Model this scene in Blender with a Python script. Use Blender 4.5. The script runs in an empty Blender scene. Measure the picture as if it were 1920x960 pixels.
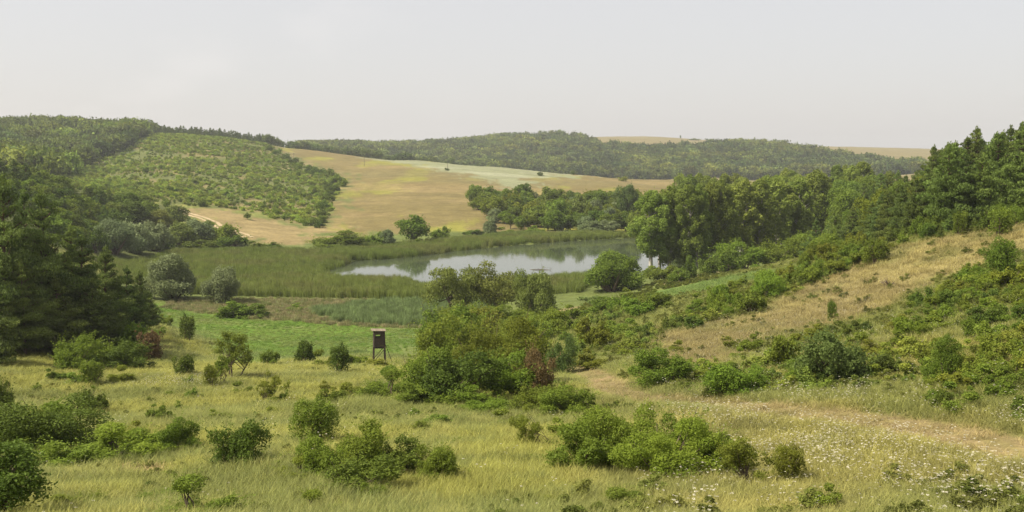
import bpy, math, random
import numpy as np
from mathutils import Vector

# ------------------------------------------------------------------ camera, sky, sun, exposure
SC = bpy.context.scene
COL = SC.collection
F = 1884.0                      # focal length in photograph pixels (1920 wide)
EYE = 27.0                      # eye height above the lake
PITCH = math.atan(180.0 / F)
cam_d = bpy.data.cameras.new("camera")
cam_d.sensor_width = 36.0
cam_d.lens = F * 36.0 / 1920.0
cam_d.clip_start = 0.5
cam_d.clip_end = 30000.0
cam = bpy.data.objects.new("camera", cam_d)
cam.location = (0, 0, EYE)
cam.rotation_euler = (math.radians(90) - PITCH, 0, 0)
COL.objects.link(cam)
SC.camera = cam

SUN_AZ, SUN_EL = math.radians(-106), math.radians(50)      # azimuth clockwise from the viewing direction
W = bpy.data.worlds.new("World")
SC.world = W
W.use_nodes = True
wn, wl = W.node_tree.nodes, W.node_tree.links
wn.clear()
sky = wn.new("ShaderNodeTexSky")
sky.sky_type = 'NISHITA'
sky.sun_disc = False
sky.sun_elevation = SUN_EL
sky.sun_rotation = SUN_AZ
sky.altitude = 200
sky.air_density = 1.0
sky.dust_density = 3.5
sky.ozone_density = 1.0
SKY_STRENGTH = 0.09
hz = wn.new("ShaderNodeMix"); hz.data_type = 'RGBA'
hz.inputs[0].default_value = 0.68
hz.inputs[7].default_value = (6.85, 6.55, 6.35, 1)          # bright summer haze veil over the whole sky
wl.new(sky.outputs[0], hz.inputs[6])
# faint cumulus in the haze
tc = wn.new("ShaderNodeTexCoord")
mp = wn.new("ShaderNodeMapping"); mp.inputs['Scale'].default_value = (1, 1, 2.2)
wl.new(tc.outputs['Generated'], mp.inputs[0])
nz = wn.new("ShaderNodeTexNoise"); nz.inputs['Scale'].default_value = 5; nz.inputs['Detail'].default_value = 7
wl.new(mp.outputs[0], nz.inputs['Vector'])
cr = wn.new("ShaderNodeMapRange"); cr.interpolation_type = 'SMOOTHSTEP'
cr.inputs[1].default_value = 0.50; cr.inputs[2].default_value = 0.66
cr.inputs[3].default_value = 0.0; cr.inputs[4].default_value = 0.25
wl.new(nz.outputs['Fac'], cr.inputs[0])
cl = wn.new("ShaderNodeMix"); cl.data_type = 'RGBA'
cl.inputs[7].default_value = (7.0, 6.7, 6.5, 1)
dt = wn.new("ShaderNodeVectorMath"); dt.operation = 'DOT_PRODUCT'; dt.inputs[1].default_value = Vector((-.50, 1.0, .10)).normalized()
wl.new(tc.outputs['Generated'], dt.inputs[0])
dm = wn.new("ShaderNodeMapRange"); dm.interpolation_type = 'SMOOTHSTEP'; dm.inputs[1].default_value = .90; dm.inputs[2].default_value = .998
wl.new(dt.outputs['Value'], dm.inputs[0])
cm = wn.new("ShaderNodeMath"); cm.operation = 'MULTIPLY'; wl.new(cr.outputs[0], cm.inputs[0]); wl.new(dm.outputs[0], cm.inputs[1])
wl.new(cm.outputs[0], cl.inputs[0]); wl.new(hz.outputs[2], cl.inputs[6])
bg = wn.new("ShaderNodeBackground"); bg.inputs[1].default_value = SKY_STRENGTH
wl.new(cl.outputs[2], bg.inputs[0])
wo = wn.new("ShaderNodeOutputWorld"); wl.new(bg.outputs[0], wo.inputs[0])

sun_d = bpy.data.lights.new("sun", 'SUN')
sun_d.energy = 5.0
sun_d.angle = math.radians(0.5)
sun_d.color = (1.0, 0.93, 0.80)
sun = bpy.data.objects.new("sun", sun_d)
sv = Vector((math.sin(SUN_AZ) * math.cos(SUN_EL), math.cos(SUN_AZ) * math.cos(SUN_EL), math.sin(SUN_EL)))
sun.rotation_euler = sv.to_track_quat('Z', 'Y').to_euler()
sun.location = sv * 300
COL.objects.link(sun)

vs = SC.view_settings
SC.display_settings.display_device = 'sRGB'
vs.view_transform = 'Standard'; vs.look = 'None'; vs.exposure = 0.6; vs.gamma = 1.0
vs.use_curve_mapping = False
SC.render.engine = 'CYCLES'
cy = SC.cycles
cy.max_bounces = 8; cy.diffuse_bounces = 4; cy.glossy_bounces = 2; cy.transmission_bounces = 3
cy.volume_bounces = 0; cy.transparent_max_bounces = 4
cy.use_denoising = True
cy.use_fast_gi = False
cy.sample_clamp_indirect = 4.0

# ------------------------------------------------------------------ numbers and noise
RNG = np.random.default_rng(7)
rnd = random.Random(11)
cosP, sinP = math.cos(PITCH), math.sin(PITCH)

def _hash(ix, iy, seed):
    h = (ix.astype(np.int64) * 374761393 + iy.astype(np.int64) * 668265263 + seed * 974634541) & 0xFFFFFFFF
    h = ((h ^ (h >> 13)) * 1274126177) & 0xFFFFFFFF
    h = h ^ (h >> 16)
    return (h & 0xFFFFFF) / float(0xFFFFFF)

def vnoise(x, y, seed=0):
    ix, iy = np.floor(x), np.floor(y)
    fx, fy = x - ix, y - iy
    fx = fx * fx * (3 - 2 * fx); fy = fy * fy * (3 - 2 * fy)
    a = _hash(ix, iy, seed); b = _hash(ix + 1, iy, seed)
    c = _hash(ix, iy + 1, seed); d = _hash(ix + 1, iy + 1, seed)
    return (a * (1 - fx) + b * fx) * (1 - fy) + (c * (1 - fx) + d * fx) * fy

def fbm(x, y, scale, oct=4, seed=0):
    v, a, t = 0.0, 1.0, 0.0
    x = np.asarray(x, float) / scale; y = np.asarray(y, float) / scale
    for k in range(oct):
        v = v + a * vnoise(x + 17.3 * k, y - 9.1 * k, seed + k); t += a
        x, y = x * 2.03 + 0.3 * y, y * 2.03 - 0.3 * x; a *= 0.5
    return v / t

def sstep(a, b, x):
    t = np.clip((x - a) / (b - a), 0, 1)
    return t * t * (3 - 2 * t)

# a pixel of the photograph as a viewing direction, scaled to run one metre forward
def ray(px, py):
    u, v = (px - 960.0) / F, (py - 480.0) / F
    dy = cosP - v * sinP
    dz = -sinP - v * cosP
    return u / dy, dz / dy          # x and z per metre of y

# ------------------------------------------------------------------ the lie of the land
CTRL = []
def P(px, py, D):
    a, b = ray(px, py); CTRL.append((a * D, D, EYE + b * D))
def Q(px, D, z):
    CTRL.append(((px - 960.0) / F * D, D, z))
for px in (-300, 200, 960, 1700, 2200):
    Q(px, 3, 24.7); Q(px, 12, 22.0)
# our own slope, left to right
for p in [(-200,960,27),(0,960,27),(480,960,27),(960,960,27),(1440,960,26),(1920,960,25),(2100,960,25),
          (0,850,42),(480,850,42),(960,850,42),(1440,850,38),(1920,850,33),(2100,850,32),
          (0,760,62),(480,760,63),(960,770,60),(1250,755,56),(1500,775,48),(1700,800,42),
          (0,690,85),(250,700,85),(480,700,88),(700,682,105),(850,740,66),(1070,690,84),
          # spur on the right
          (1250,620,105),(1400,640,85),(1600,640,72),(1800,640,62),(1920,640,58),(2100,640,54),
          (1250,560,150),(1400,512,165),(1500,492,150),(1700,452,130),(1800,440,121),(1920,425,112),(2100,405,105),
          (1500,560,112),(1700,540,95),(1920,520,82),(2100,510,78),
          (1250,528,200),(1100,580,160),(1100,625,120),(1350,520,185),
          (0,660,95),(200,665,100),(290,600,140),(300,640,118),(400,680,100),(560,680,104)]:
    P(*p)
for q in [(2100,150,21),(1920,150,20.5),(1920,200,22),(1920,280,22),(1800,160,19),(1800,200,20),(1740,200,17),(1700,170,14.5),
          (1700,210,14),(1650,210,11),(1600,200,8),(1600,260,7),(1500,210,4),(1500,300,2),(1800,350,18),(1920,400,22),
          (2100,400,25),(1650,350,8),(1600,450,7),(1800,600,16),(1920,800,22),(1750,1000,14),
          # valley floor
          (300,150,1.2),(500,138,.8),(770,134,.8),(900,140,.8),(1000,160,.8),(350,190,.2),(500,200,-.3),(700,200,-.4),(900,220,-.6),
          (250,240,.2),(400,260,-.5),(600,280,-.6),(800,300,-.6),(1000,300,-.6),(1150,250,-.5),(1100,210,.2),(1150,190,.8),
          (1200,330,-.5),(1300,270,.4),(1400,260,1),(1350,350,.3),(1450,400,1.5),(1250,410,.6),(1500,500,4),(1400,600,5),
          (500,330,.2),(700,345,.4),(900,350,.4),(1050,355,.4),(1180,365,.4),
          # left bank
          (-300,100,13),(-300,180,20),(-300,300,28),(0,130,11),(0,180,15),(0,250,19),(0,350,26),(100,150,8),(100,200,9),(100,280,12),(100,380,17),
          (200,180,3),(200,250,2.5),(200,330,6),(200,420,13),(300,300,1.2),(300,370,5.5),(300,450,12),(400,330,1),(400,400,7)]:
    Q(*q)
# scrub hill, stubble field, wooded hills
for p in [(120,330,560),(270,256,800),(400,264,820),(330,386,430),(450,330,600),(450,292,720),(300,320,600),(600,425,390),
          (600,340,620),(560,302,780),(0,300,600),(-200,290,600),(0,245,900),(100,237,950),(200,245,950),(150,290,750),(270,249,900),
          (-300,240,900),(400,256,950),(490,266,930),(600,283,920),(660,291,920),(800,301,900),(950,315,880),(1100,330,850),(1300,339,820),
          (700,380,480),(700,330,650),(850,400,420),(850,330,640),(1000,350,600),(1200,358,560),(1350,345,700),(1500,340,800),
          (650,279,1500),(800,281,1550),(880,276,1580),(960,265,1600),(1050,265,1600),(1130,269,1600),(1250,273,1600),(1400,278,1550),
          (1500,284,1500),(1600,297,1450),(1680,306,1400),(1800,310,1400),
          (800,330,1250),(1000,336,1250),(1200,340,1250),(1450,340,1250),(1650,330,1250),
          (1140,257,2050),(1220,256,2100),(1310,263,2000),(960,262,2000),(1430,275,1900),(1520,275,2000),(1600,275,2000),(1720,279,1950),
          (1900,282,1950),(2100,282,1950),(700,285,2100),(1220,264,2900),(1600,283,2900),(800,285,2900),(100,262,2500),(400,275,2000),(1900,290,2900)]:
    P(*p)
for q in [(100,1250,48),(300,1250,42),(-200,1500,45),(550,1150,26),(680,1150,20),(800,1080,14),(950,1080,8),(1100,1000,6),(1300,1000,5),(1500,1000,6)]:
    Q(*q)
CT = np.array(CTRL)
AZK = 3.0
def rbf_uv(az, r):
    return np.stack([np.asarray(az) * AZK, np.log(r)], -1)
c_az = np.arctan2(CT[:, 0], CT[:, 1]); c_r = np.hypot(CT[:, 0], CT[:, 1])
CUV = rbf_uv(c_az, c_r)
K = np.linalg.norm(CUV[:, None] - CUV[None], axis=-1)
n_c = len(CT)
A = np.zeros((n_c + 3, n_c + 3)); A[:n_c, :n_c] = K - np.eye(n_c) * 0.004
A[:n_c, n_c:] = np.c_[np.ones(n_c), CUV]; A[n_c:, :n_c] = A[:n_c, n_c:].T
sol = np.linalg.solve(A, np.r_[CT[:, 2], 0, 0, 0])

AZ_IN = math.radians(34)
az_in = np.linspace(-AZ_IN, AZ_IN, 701)
az_out = np.linspace(AZ_IN, 2 * math.pi - AZ_IN, 92)[1:-1]
R_MAX = 3400.0
rr = np.exp(np.linspace(math.log(1.2), math.log(R_MAX), 400))

def raw_height(az, r):
    uv = rbf_uv(az, r)
    d = np.linalg.norm(uv[:, None] - CUV[None], axis=-1)
    return d @ sol[:n_c] + sol[n_c] + uv @ sol[n_c + 1:]

G = np.zeros((len(az_in), len(rr)))
for j in range(len(rr)):
    G[:, j] = raw_height(az_in, np.full(len(az_in), rr[j]))
def blur(g, k, ax):
    w = np.hanning(2 * k + 3)[1:-1]; w /= w.sum()
    gp = np.pad(g, [(k, k) if i == ax else (0, 0) for i in (0, 1)], mode='edge')
    out = 0
    for i in range(2 * k + 1):
        sl = [slice(None), slice(None)]; sl[ax] = slice(i, i + g.shape[ax]); out = out + w[i] * gp[tuple(sl)]
    return out
G = blur(blur(G, 12, 0), 5, 1)
lev = 0.45
G = lev + np.logaddexp(0, (G - lev) * 2.2) / 2.2        # the valley bottom is level
def lookup(grid, x, y):
    az = np.clip(np.arctan2(x, y), -AZ_IN, AZ_IN - 1e-6); r = np.clip(np.hypot(x, y), rr[0], rr[-1] * .9999)
    a = (az + AZ_IN) / (2 * AZ_IN) * (len(az_in) - 1); b = np.log(r / rr[0]) / math.log(rr[-1] / rr[0]) * (len(rr) - 1)
    ia, ib = np.floor(a).astype(int), np.floor(b).astype(int); fa, fb = a - ia, b - ib
    ia = np.clip(ia, 0, len(az_in) - 2); ib = np.clip(ib, 0, len(rr) - 2)
    return (grid[ia, ib] * (1 - fa) + grid[ia + 1, ib] * fa) * (1 - fb) + (grid[ia, ib + 1] * (1 - fa) + grid[ia + 1, ib + 1] * fa) * fb

# the lake, its shore given on the level of the water
def on_level(px, py, z=0.0):
    a, b = ray(px, py); D = (z - EYE) / b
    return a * D, D
LAKE = np.array([on_level(*p) for p in
    [(596,513),(640,500),(668,490),(700,487.5),(760,484),(850,472),(960,461),(1060,453),(1180,446.5),(1300,448),(1400,458),(1400,476),(1330,497),
     (1290,508),(1225,514),(1150,519),(1090,524),(1010,531),(940,536),(870,542),(800,541),(775,534),(700,529),(650,528),(606,522)]])
def sd_poly(x, y, poly):
    x = np.asarray(x, float); y = np.asarray(y, float)
    best = np.full(x.shape, 1e18); ins = np.zeros(x.shape, bool)
    n = len(poly)
    for i in range(n):
        x0, y0 = poly[i]; x1, y1 = poly[(i + 1) % n]
        ex, ey = x1 - x0, y1 - y0
        t = np.clip(((x - x0) * ex + (y - y0) * ey) / (ex * ex + ey * ey + 1e-12), 0, 1)
        best = np.minimum(best, (x - x0 - t * ex) ** 2 + (y - y0 - t * ey) ** 2)
        c = (y0 > y) != (y1 > y)
        ins ^= c & (x < (x1 - x0) * (y - y0) / np.where(abs(y1 - y0) < 1e-12, 1e-12, y1 - y0) + x0)
    d = np.sqrt(best)
    return np.where(ins, -d, d)

AZg, RRg = np.meshgrid(az_in, rr, indexing='ij')
Xg, Yg = RRg * np.sin(AZg), RRg * np.cos(AZg)
rough = (fbm(Xg, Yg, 9, 4, 3) - .5) * 0.7 + (fbm(Xg, Yg, 45, 3, 5) - .5) * 1.6
rough += (fbm(Xg, Yg, 160, 3, 6) - .5) * 5 * sstep(450, 900, RRg)
flat = sstep(1.5, 5, G) * sstep(15, 40, RRg)
G = G + rough * flat + (fbm(Xg, Yg, 1.8, 2, 8) - .5) * 0.16 * sstep(.9, 2.5, G)
sdl = sd_poly(Xg, Yg, LAKE) + (fbm(Xg, Yg, 6, 3, 31) - .5) * 3.0
G = np.where(sdl < 6, np.minimum(G, -1.0 + 1.5 * sstep(-3.0, 3.0, sdl) + np.maximum(sdl - 3, 0) * .3), G)
def height(x, y):
    return lookup(G, np.asarray(x, float), np.asarray(y, float))

def hit(px, py):
    """where the line of sight through a pixel of the photograph meets the ground"""
    a, b = ray(px, py)
    D = np.exp(np.linspace(math.log(6), math.log(3200), 2400))
    gap = EYE + b * D - height(a * D, D)
    k = np.argmax(gap < 0) if (gap < 0).any() else int(np.argmin(np.abs(gap[600:]))) + 600
    if k > 0 and gap[k] < 0:
        t = gap[k - 1] / (gap[k - 1] - gap[k]); d = D[k - 1] + t * (D[k] - D[k - 1])
    else:
        d = D[k]
    return a * d, d
def along(px, D):
    return (px - 960.0) / F * D, D
def WP(pts):
    return np.array([hit(*p) if len(p) == 2 else along(p[0], p[2]) for p in pts])
def in_pix(poly, n, gap=0.0, seed=1, tries=60):
    """n points spread over an outline, kept apart by gap"""
    r = random.Random(seed); poly = np.array(poly, float); out = []
    lo, hi = poly.min(0), poly.max(0)
    for _ in range(n * tries):
        if len(out) >= n: break
        x, y = r.uniform(lo[0], hi[0]), r.uniform(lo[1], hi[1])
        if sd_poly(np.array([x]), np.array([y]), poly)[0] > 0: continue
        if gap and any((x - u) ** 2 + ((y - v) * 2) ** 2 < gap * gap for u, v in out): continue
        out.append((x, y))
    return out
# ------------------------------------------------------------------ colours of the ground, by zone
def line_d(x, y, pts):
    best = np.full(np.shape(x), 1e18)
    for (x0, y0), (x1, y1) in zip(pts[:-1], pts[1:]):
        ex, ey = x1 - x0, y1 - y0
        t = np.clip(((x - x0) * ex + (y - y0) * ey) / (ex * ex + ey * ey + 1e-12), 0, 1)
        best = np.minimum(best, (x - x0 - t * ex) ** 2 + (y - y0 - t * ey) ** 2)
    return np.sqrt(best)
Z_FIELD = WP([(490,0,950),(548,0,790),(625,0,690),(640,0,620),(628,0,540),(615,0,470),(598,0,380),(600,0,362),(700,0,352),(880,0,362),(1190,0,372),
              (1500,0,560),(1560,0,1050),(1000,0,1070),(490,0,1070)])
Z_SCRUB = WP([(90,334),(170,302),(268,0,965),(385,0,985),(480,0,975),(492,0,930),(545,300),(625,326),(640,342),(628,375),(612,421),(540,418),(450,394),(330,384),(250,372),(130,350)])
Z_TRACKF = WP([(318,384),(450,397),(560,422),(612,430),(590,452),(560,462),(470,452),(430,440),(380,420),(330,402)])
Z_PALE = WP([(690,0,900),(760,0,880),(840,0,868),(960,0,850),(1060,0,830),(1080,332),(1000,333),(975,338),(1005,350),(960,353),(930,340),(880,326),(800,315),(740,305)])
Z_MEADOW = WP([(290,572),(400,594),(560,604),(640,612),(790,618),(800,640),(720,664),(600,672),(500,678),(440,684),(385,630),(300,610)])
Z_SEDGE = WP([(430,590),(480,570),(700,563),(640,575),(560,592),(500,598)])
Z_LAKESIDE = WP([(1225,548),(1300,532),(1400,515),(1500,497),(1480,512),(1400,530),(1310,548),(1240,560)])
Z_DRY = WP([(1240,628),(1290,610),(1420,592),(1480,540),(1560,505),(1650,474),(1760,448),(1930,424),(2180,400),(2180,450),(1960,470),(1850,492),(1760,520),(1700,560),(1600,600),
            (1480,630),(1420,650),(1330,690),(1260,680)])
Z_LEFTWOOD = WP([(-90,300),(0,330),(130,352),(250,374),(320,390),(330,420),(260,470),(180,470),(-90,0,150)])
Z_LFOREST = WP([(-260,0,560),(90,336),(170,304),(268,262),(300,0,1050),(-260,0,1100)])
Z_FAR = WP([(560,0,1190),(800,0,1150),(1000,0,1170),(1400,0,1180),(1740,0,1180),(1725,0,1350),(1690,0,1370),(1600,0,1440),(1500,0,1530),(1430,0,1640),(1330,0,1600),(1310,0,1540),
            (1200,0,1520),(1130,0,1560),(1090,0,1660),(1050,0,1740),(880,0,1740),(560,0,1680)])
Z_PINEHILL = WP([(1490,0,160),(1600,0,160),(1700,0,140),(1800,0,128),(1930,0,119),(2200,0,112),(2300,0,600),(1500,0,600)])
PATH = [hit(*p) for p in [(1062,686),(1090,694),(1118,704),(1140,722),(1190,742),(1260,752),(1340,757),(1420,765),(1500,773),(1600,783),(1700,797),(1800,815),(1930,852)]]
TRACK = [hit(*p) for p in [(322,388),(352,401),(378,409),(400,418),(416,427),(436,434),(456,440),(470,446)]]
SHORE = [hit(*p) for p in [(1238,536),(1262,528),(1290,522),(1325,513),(1360,507)]]
MOW = [hit(*p) for p in [(300,585),(360,598),(430,606),(520,612),(600,616)]]

def mixc(c, d, w):
    w = np.asarray(w)[..., None]
    return c * (1 - w) + np.array(d) * w
def ground_colour(x, y):
    x = np.asarray(x, float); y = np.asarray(y, float)
    D = np.hypot(x, y); az = np.arctan2(x, y); z = height(x, y)
    n12, n4, n1, n40 = fbm(x, y, 11, 4, 41), fbm(x, y, 3.2, 3, 42), fbm(x, y, .8, 2, 43), fbm(x, y, 42, 3, 44)
    c = np.zeros(x.shape + (3,)) + np.array((.262, .262, .056))
    c = mixc(c, (.17, .19, .05), sstep(.48, .60, n12) * .9)
    c = mixc(c, (.35, .325, .095), sstep(.48, .64, n4) * .5)
    c = mixc(c, (.13, .16, .04), sstep(.50, .64, n1 * .4 + n4 * .6) * .75)
    right = sstep(.02, .20, az) * sstep(5, 9, z)
    c = mixc(c, (.26, .215, .08), right * .45)
    c = mixc(c, (.18, .195, .05), right * sstep(.42, .58, n12) * .85)
    slope_green = sstep(.0, .07, az) * sstep(60, 85, D) * sstep(2, 4, z) * (1 - sstep(230, 260, D))
    c = mixc(c, (.185, .205, .05), slope_green * .75)
    val = (1 - sstep(2.0, 5.0, z)) * sstep(100, 130, D) * (1 - sstep(450, 600, D))
    c = mixc(c, (.13, .16, .045), val * .9)
    k = D * .006
    def zone(poly, col, amt=1.0, s=1.0):
        nonlocal c
        d = sd_poly(x, y, poly) + (n12 - .5) * 14 * k * s + (n4 - .5) * 8 * k * s
        c = mixc(c, col, sstep(1, -1, d / (k * s * 1.5)) * amt)
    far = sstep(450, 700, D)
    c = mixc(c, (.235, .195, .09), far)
    zone(Z_FIELD, (.200, .160, .060))
    infield = sstep(2, -2, sd_poly(x, y, Z_FIELD))
    c = mixc(c, (.27, .265, .045), infield * sstep(.54, .64, fbm(x, y * .35, 22, 5, 51)) * .75)
    c = mixc(c, (.27, .205, .088), infield * sstep(.55, .68, fbm(x * .35, y, 30, 4, 52)) * .7)
    c = mixc(c, (.20, .17, .07), infield * sstep(.50, .68, fbm(x * .3, y, 55, 4, 53)) * .6)
    zone(Z_PALE, (.265, .28, .155), .9)
    inpale = sstep(3, -3, sd_poly(x, y, Z_PALE))
    c = mixc(c, (.34, .345, .215), inpale * sstep(.52, .62, fbm(x * .25, y, 16, 3, 55)) * .8)
    zone(Z_TRACKF, (.29, .225, .10))
    zone(Z_SCRUB, (.135, .152, .045)); 
    insc = sstep(2, -2, sd_poly(x, y, Z_SCRUB))
    c = mixc(c, (.30, .22, .10), insc * sstep(.50, .64, fbm(x, y, 17, 4, 57)) * .55)
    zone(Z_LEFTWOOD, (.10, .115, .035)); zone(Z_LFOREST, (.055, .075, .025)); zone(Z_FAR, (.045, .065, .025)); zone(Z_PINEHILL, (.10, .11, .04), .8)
    zone(Z_MEADOW, (.115, .195, .026)); 
    inm = sstep(2, -2, sd_poly(x, y, Z_MEADOW))
    c = mixc(c, (.17, .21, .06), inm * sstep(.46, .60, fbm(x * .4, y, 7, 5, 58)) * .85); c = mixc(c, (.075, .13, .024), inm * sstep(.54, .64, fbm(x * .5, y, 4, 4, 48)) * .7)
    c = mixc(c, (.24, .22, .10), np.clip(1 - line_d(x, y, MOW) / 1.6, 0, 1) * .7)
    zone(Z_SEDGE, (.21, .17, .08), .6); zone(Z_LAKESIDE, (.12, .19, .04), .9)
    zone(Z_DRY, (.255, .205, .086), .9)
    ind = sstep(1, -1, sd_poly(x, y, Z_DRY))
    c = mixc(c, (.33, .28, .105), ind * sstep(.5, .62, fbm(x, y, 7, 4, 59)) * .7)
    c = mixc(c, (.17, .165, .055), ind * sstep(.55, .65, fbm(x, y, 5, 4, 60)) * .7)
    p = line_d(x, y, PATH)
    c = mixc(c, (.245, .19, .085), sstep(1.6, .6, p + (n1 - .5) * 1.9) * .7)
    c = mixc(c, (.34, .25, .13), sstep(.5, .2, np.abs(p - .75) + (n4 - .47) * 1.5) * .5)
    c = mixc(c, (.5, .37, .22), sstep(1.3, .5, line_d(x, y, SHORE) + (n4 - .5)) * .8)
    for (px, py, rx) in [(278, 889, 1.1), (1124, 712, 1.5), (1068, 578, 2.5)]:
        hx, hy = hit(px, py)
        c = mixc(c, (.47, .31, .19), sstep(1.0, .4, np.hypot((x - hx) / rx, (y - hy) / (rx * .8)) + (n1 - .5) * 1.2) * .85)
    return np.clip(c * .84, 0, 1)

# ------------------------------------------------------------------ materials
def new_mat(name):
    m = bpy.data.materials.new(name); m.use_nodes = True
    m.node_tree.nodes.clear()
    return m, m.node_tree.nodes, m.node_tree.links
def leaf_mat(name, dark, light, trans=.30, hue=.014, val=.16, gloss=.09, source='tint'):
    m, n, l = new_mat(name)
    at = n.new("ShaderNodeAttribute"); at.attribute_name = 'tint'
    mx = n.new("ShaderNodeMix"); mx.data_type = 'RGBA'
    mx.inputs[6].default_value = (*dark, 1); mx.inputs[7].default_value = (*light, 1)
    l.new(at.outputs['Fac'], mx.inputs[0])
    oi = n.new("ShaderNodeObjectInfo")
    hs = n.new("ShaderNodeHueSaturation")
    a = n.new("ShaderNodeMapRange"); a.inputs[3].default_value = .5 - hue; a.inputs[4].default_value = .5 + hue
    l.new(oi.outputs['Random'], a.inputs[0]); l.new(a.outputs[0], hs.inputs['Hue'])
    ml = n.new("ShaderNodeMath"); ml.operation = 'MULTIPLY'; ml.inputs[1].default_value = 7.31
    fr = n.new("ShaderNodeMath"); fr.operation = 'FRACT'
    b = n.new("ShaderNodeMapRange"); b.inputs[3].default_value = 1 - val; b.inputs[4].default_value = 1 + val
    l.new(oi.outputs['Random'], ml.inputs[0]); l.new(ml.outputs[0], fr.inputs[0]); l.new(fr.outputs[0], b.inputs[0]); l.new(b.outputs[0], hs.inputs['Value'])
    l.new(mx.outputs[2], hs.inputs['Color'])
    col = hs.outputs[0]
    if source == 'instance':
        ia = n.new("ShaderNodeAttribute"); ia.attribute_type = 'INSTANCER'; ia.attribute_name = 'col'
        mm = n.new("ShaderNodeMix"); mm.data_type = 'RGBA'; mm.blend_type = 'MULTIPLY'; mm.inputs[0].default_value = 1
        l.new(col, mm.inputs[6]); l.new(ia.outputs['Color'], mm.inputs[7]); col = mm.outputs[2]
    pb = n.new("ShaderNodeBsdfPrincipled"); pb.inputs['Roughness'].default_value = .55
    pb.inputs['Specular IOR Level'].default_value = gloss
    tr = n.new("ShaderNodeBsdfTranslucent")
    l.new(col, pb.inputs['Base Color']); l.new(col, tr.inputs['Color'])
    ms = n.new("ShaderNodeMixShader"); ms.inputs[0].default_value = trans
    l.new(pb.outputs[0], ms.inputs[1]); l.new(tr.outputs[0], ms.inputs[2])
    o = n.new("ShaderNodeOutputMaterial"); l.new(ms.outputs[0], o.inputs[0])
    return m
def solid_mat(name, c1, c2, scale=8, rough=.85, stretch=(1, 1, .15), bump=.3):
    m, n, l = new_mat(name)
    tcn = n.new("ShaderNodeTexCoord"); mpn = n.new("ShaderNodeMapping"); mpn.inputs['Scale'].default_value = stretch
    l.new(tcn.outputs['Object'], mpn.inputs[0])
    t = n.new("ShaderNodeTexNoise"); t.inputs['Scale'].default_value = scale; t.inputs['Detail'].default_value = 5
    l.new(mpn.outputs[0], t.inputs['Vector'])
    mr = n.new("ShaderNodeMapRange"); mr.inputs[1].default_value = .3; mr.inputs[2].default_value = .7; l.new(t.outputs['Fac'], mr.inputs[0])
    mx = n.new("ShaderNodeMix"); mx.data_type = 'RGBA'; mx.inputs[6].default_value = (*c1, 1); mx.inputs[7].default_value = (*c2, 1)
    l.new(mr.outputs[0], mx.inputs[0])
    pb = n.new("ShaderNodeBsdfPrincipled"); pb.inputs['Roughness'].default_value = rough; pb.inputs['Specular IOR Level'].default_value = .2
    l.new(mx.outputs[2], pb.inputs['Base Color'])
    bp = n.new("ShaderNodeBump"); bp.inputs['Strength'].default_value = bump; bp.inputs['Distance'].default_value = .02
    l.new(t.outputs['Fac'], bp.inputs['Height']); l.new(bp.outputs[0], pb.inputs['Normal'])
    o = n.new("ShaderNodeOutputMaterial"); l.new(pb.outputs[0], o.inputs[0])
    return m
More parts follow.
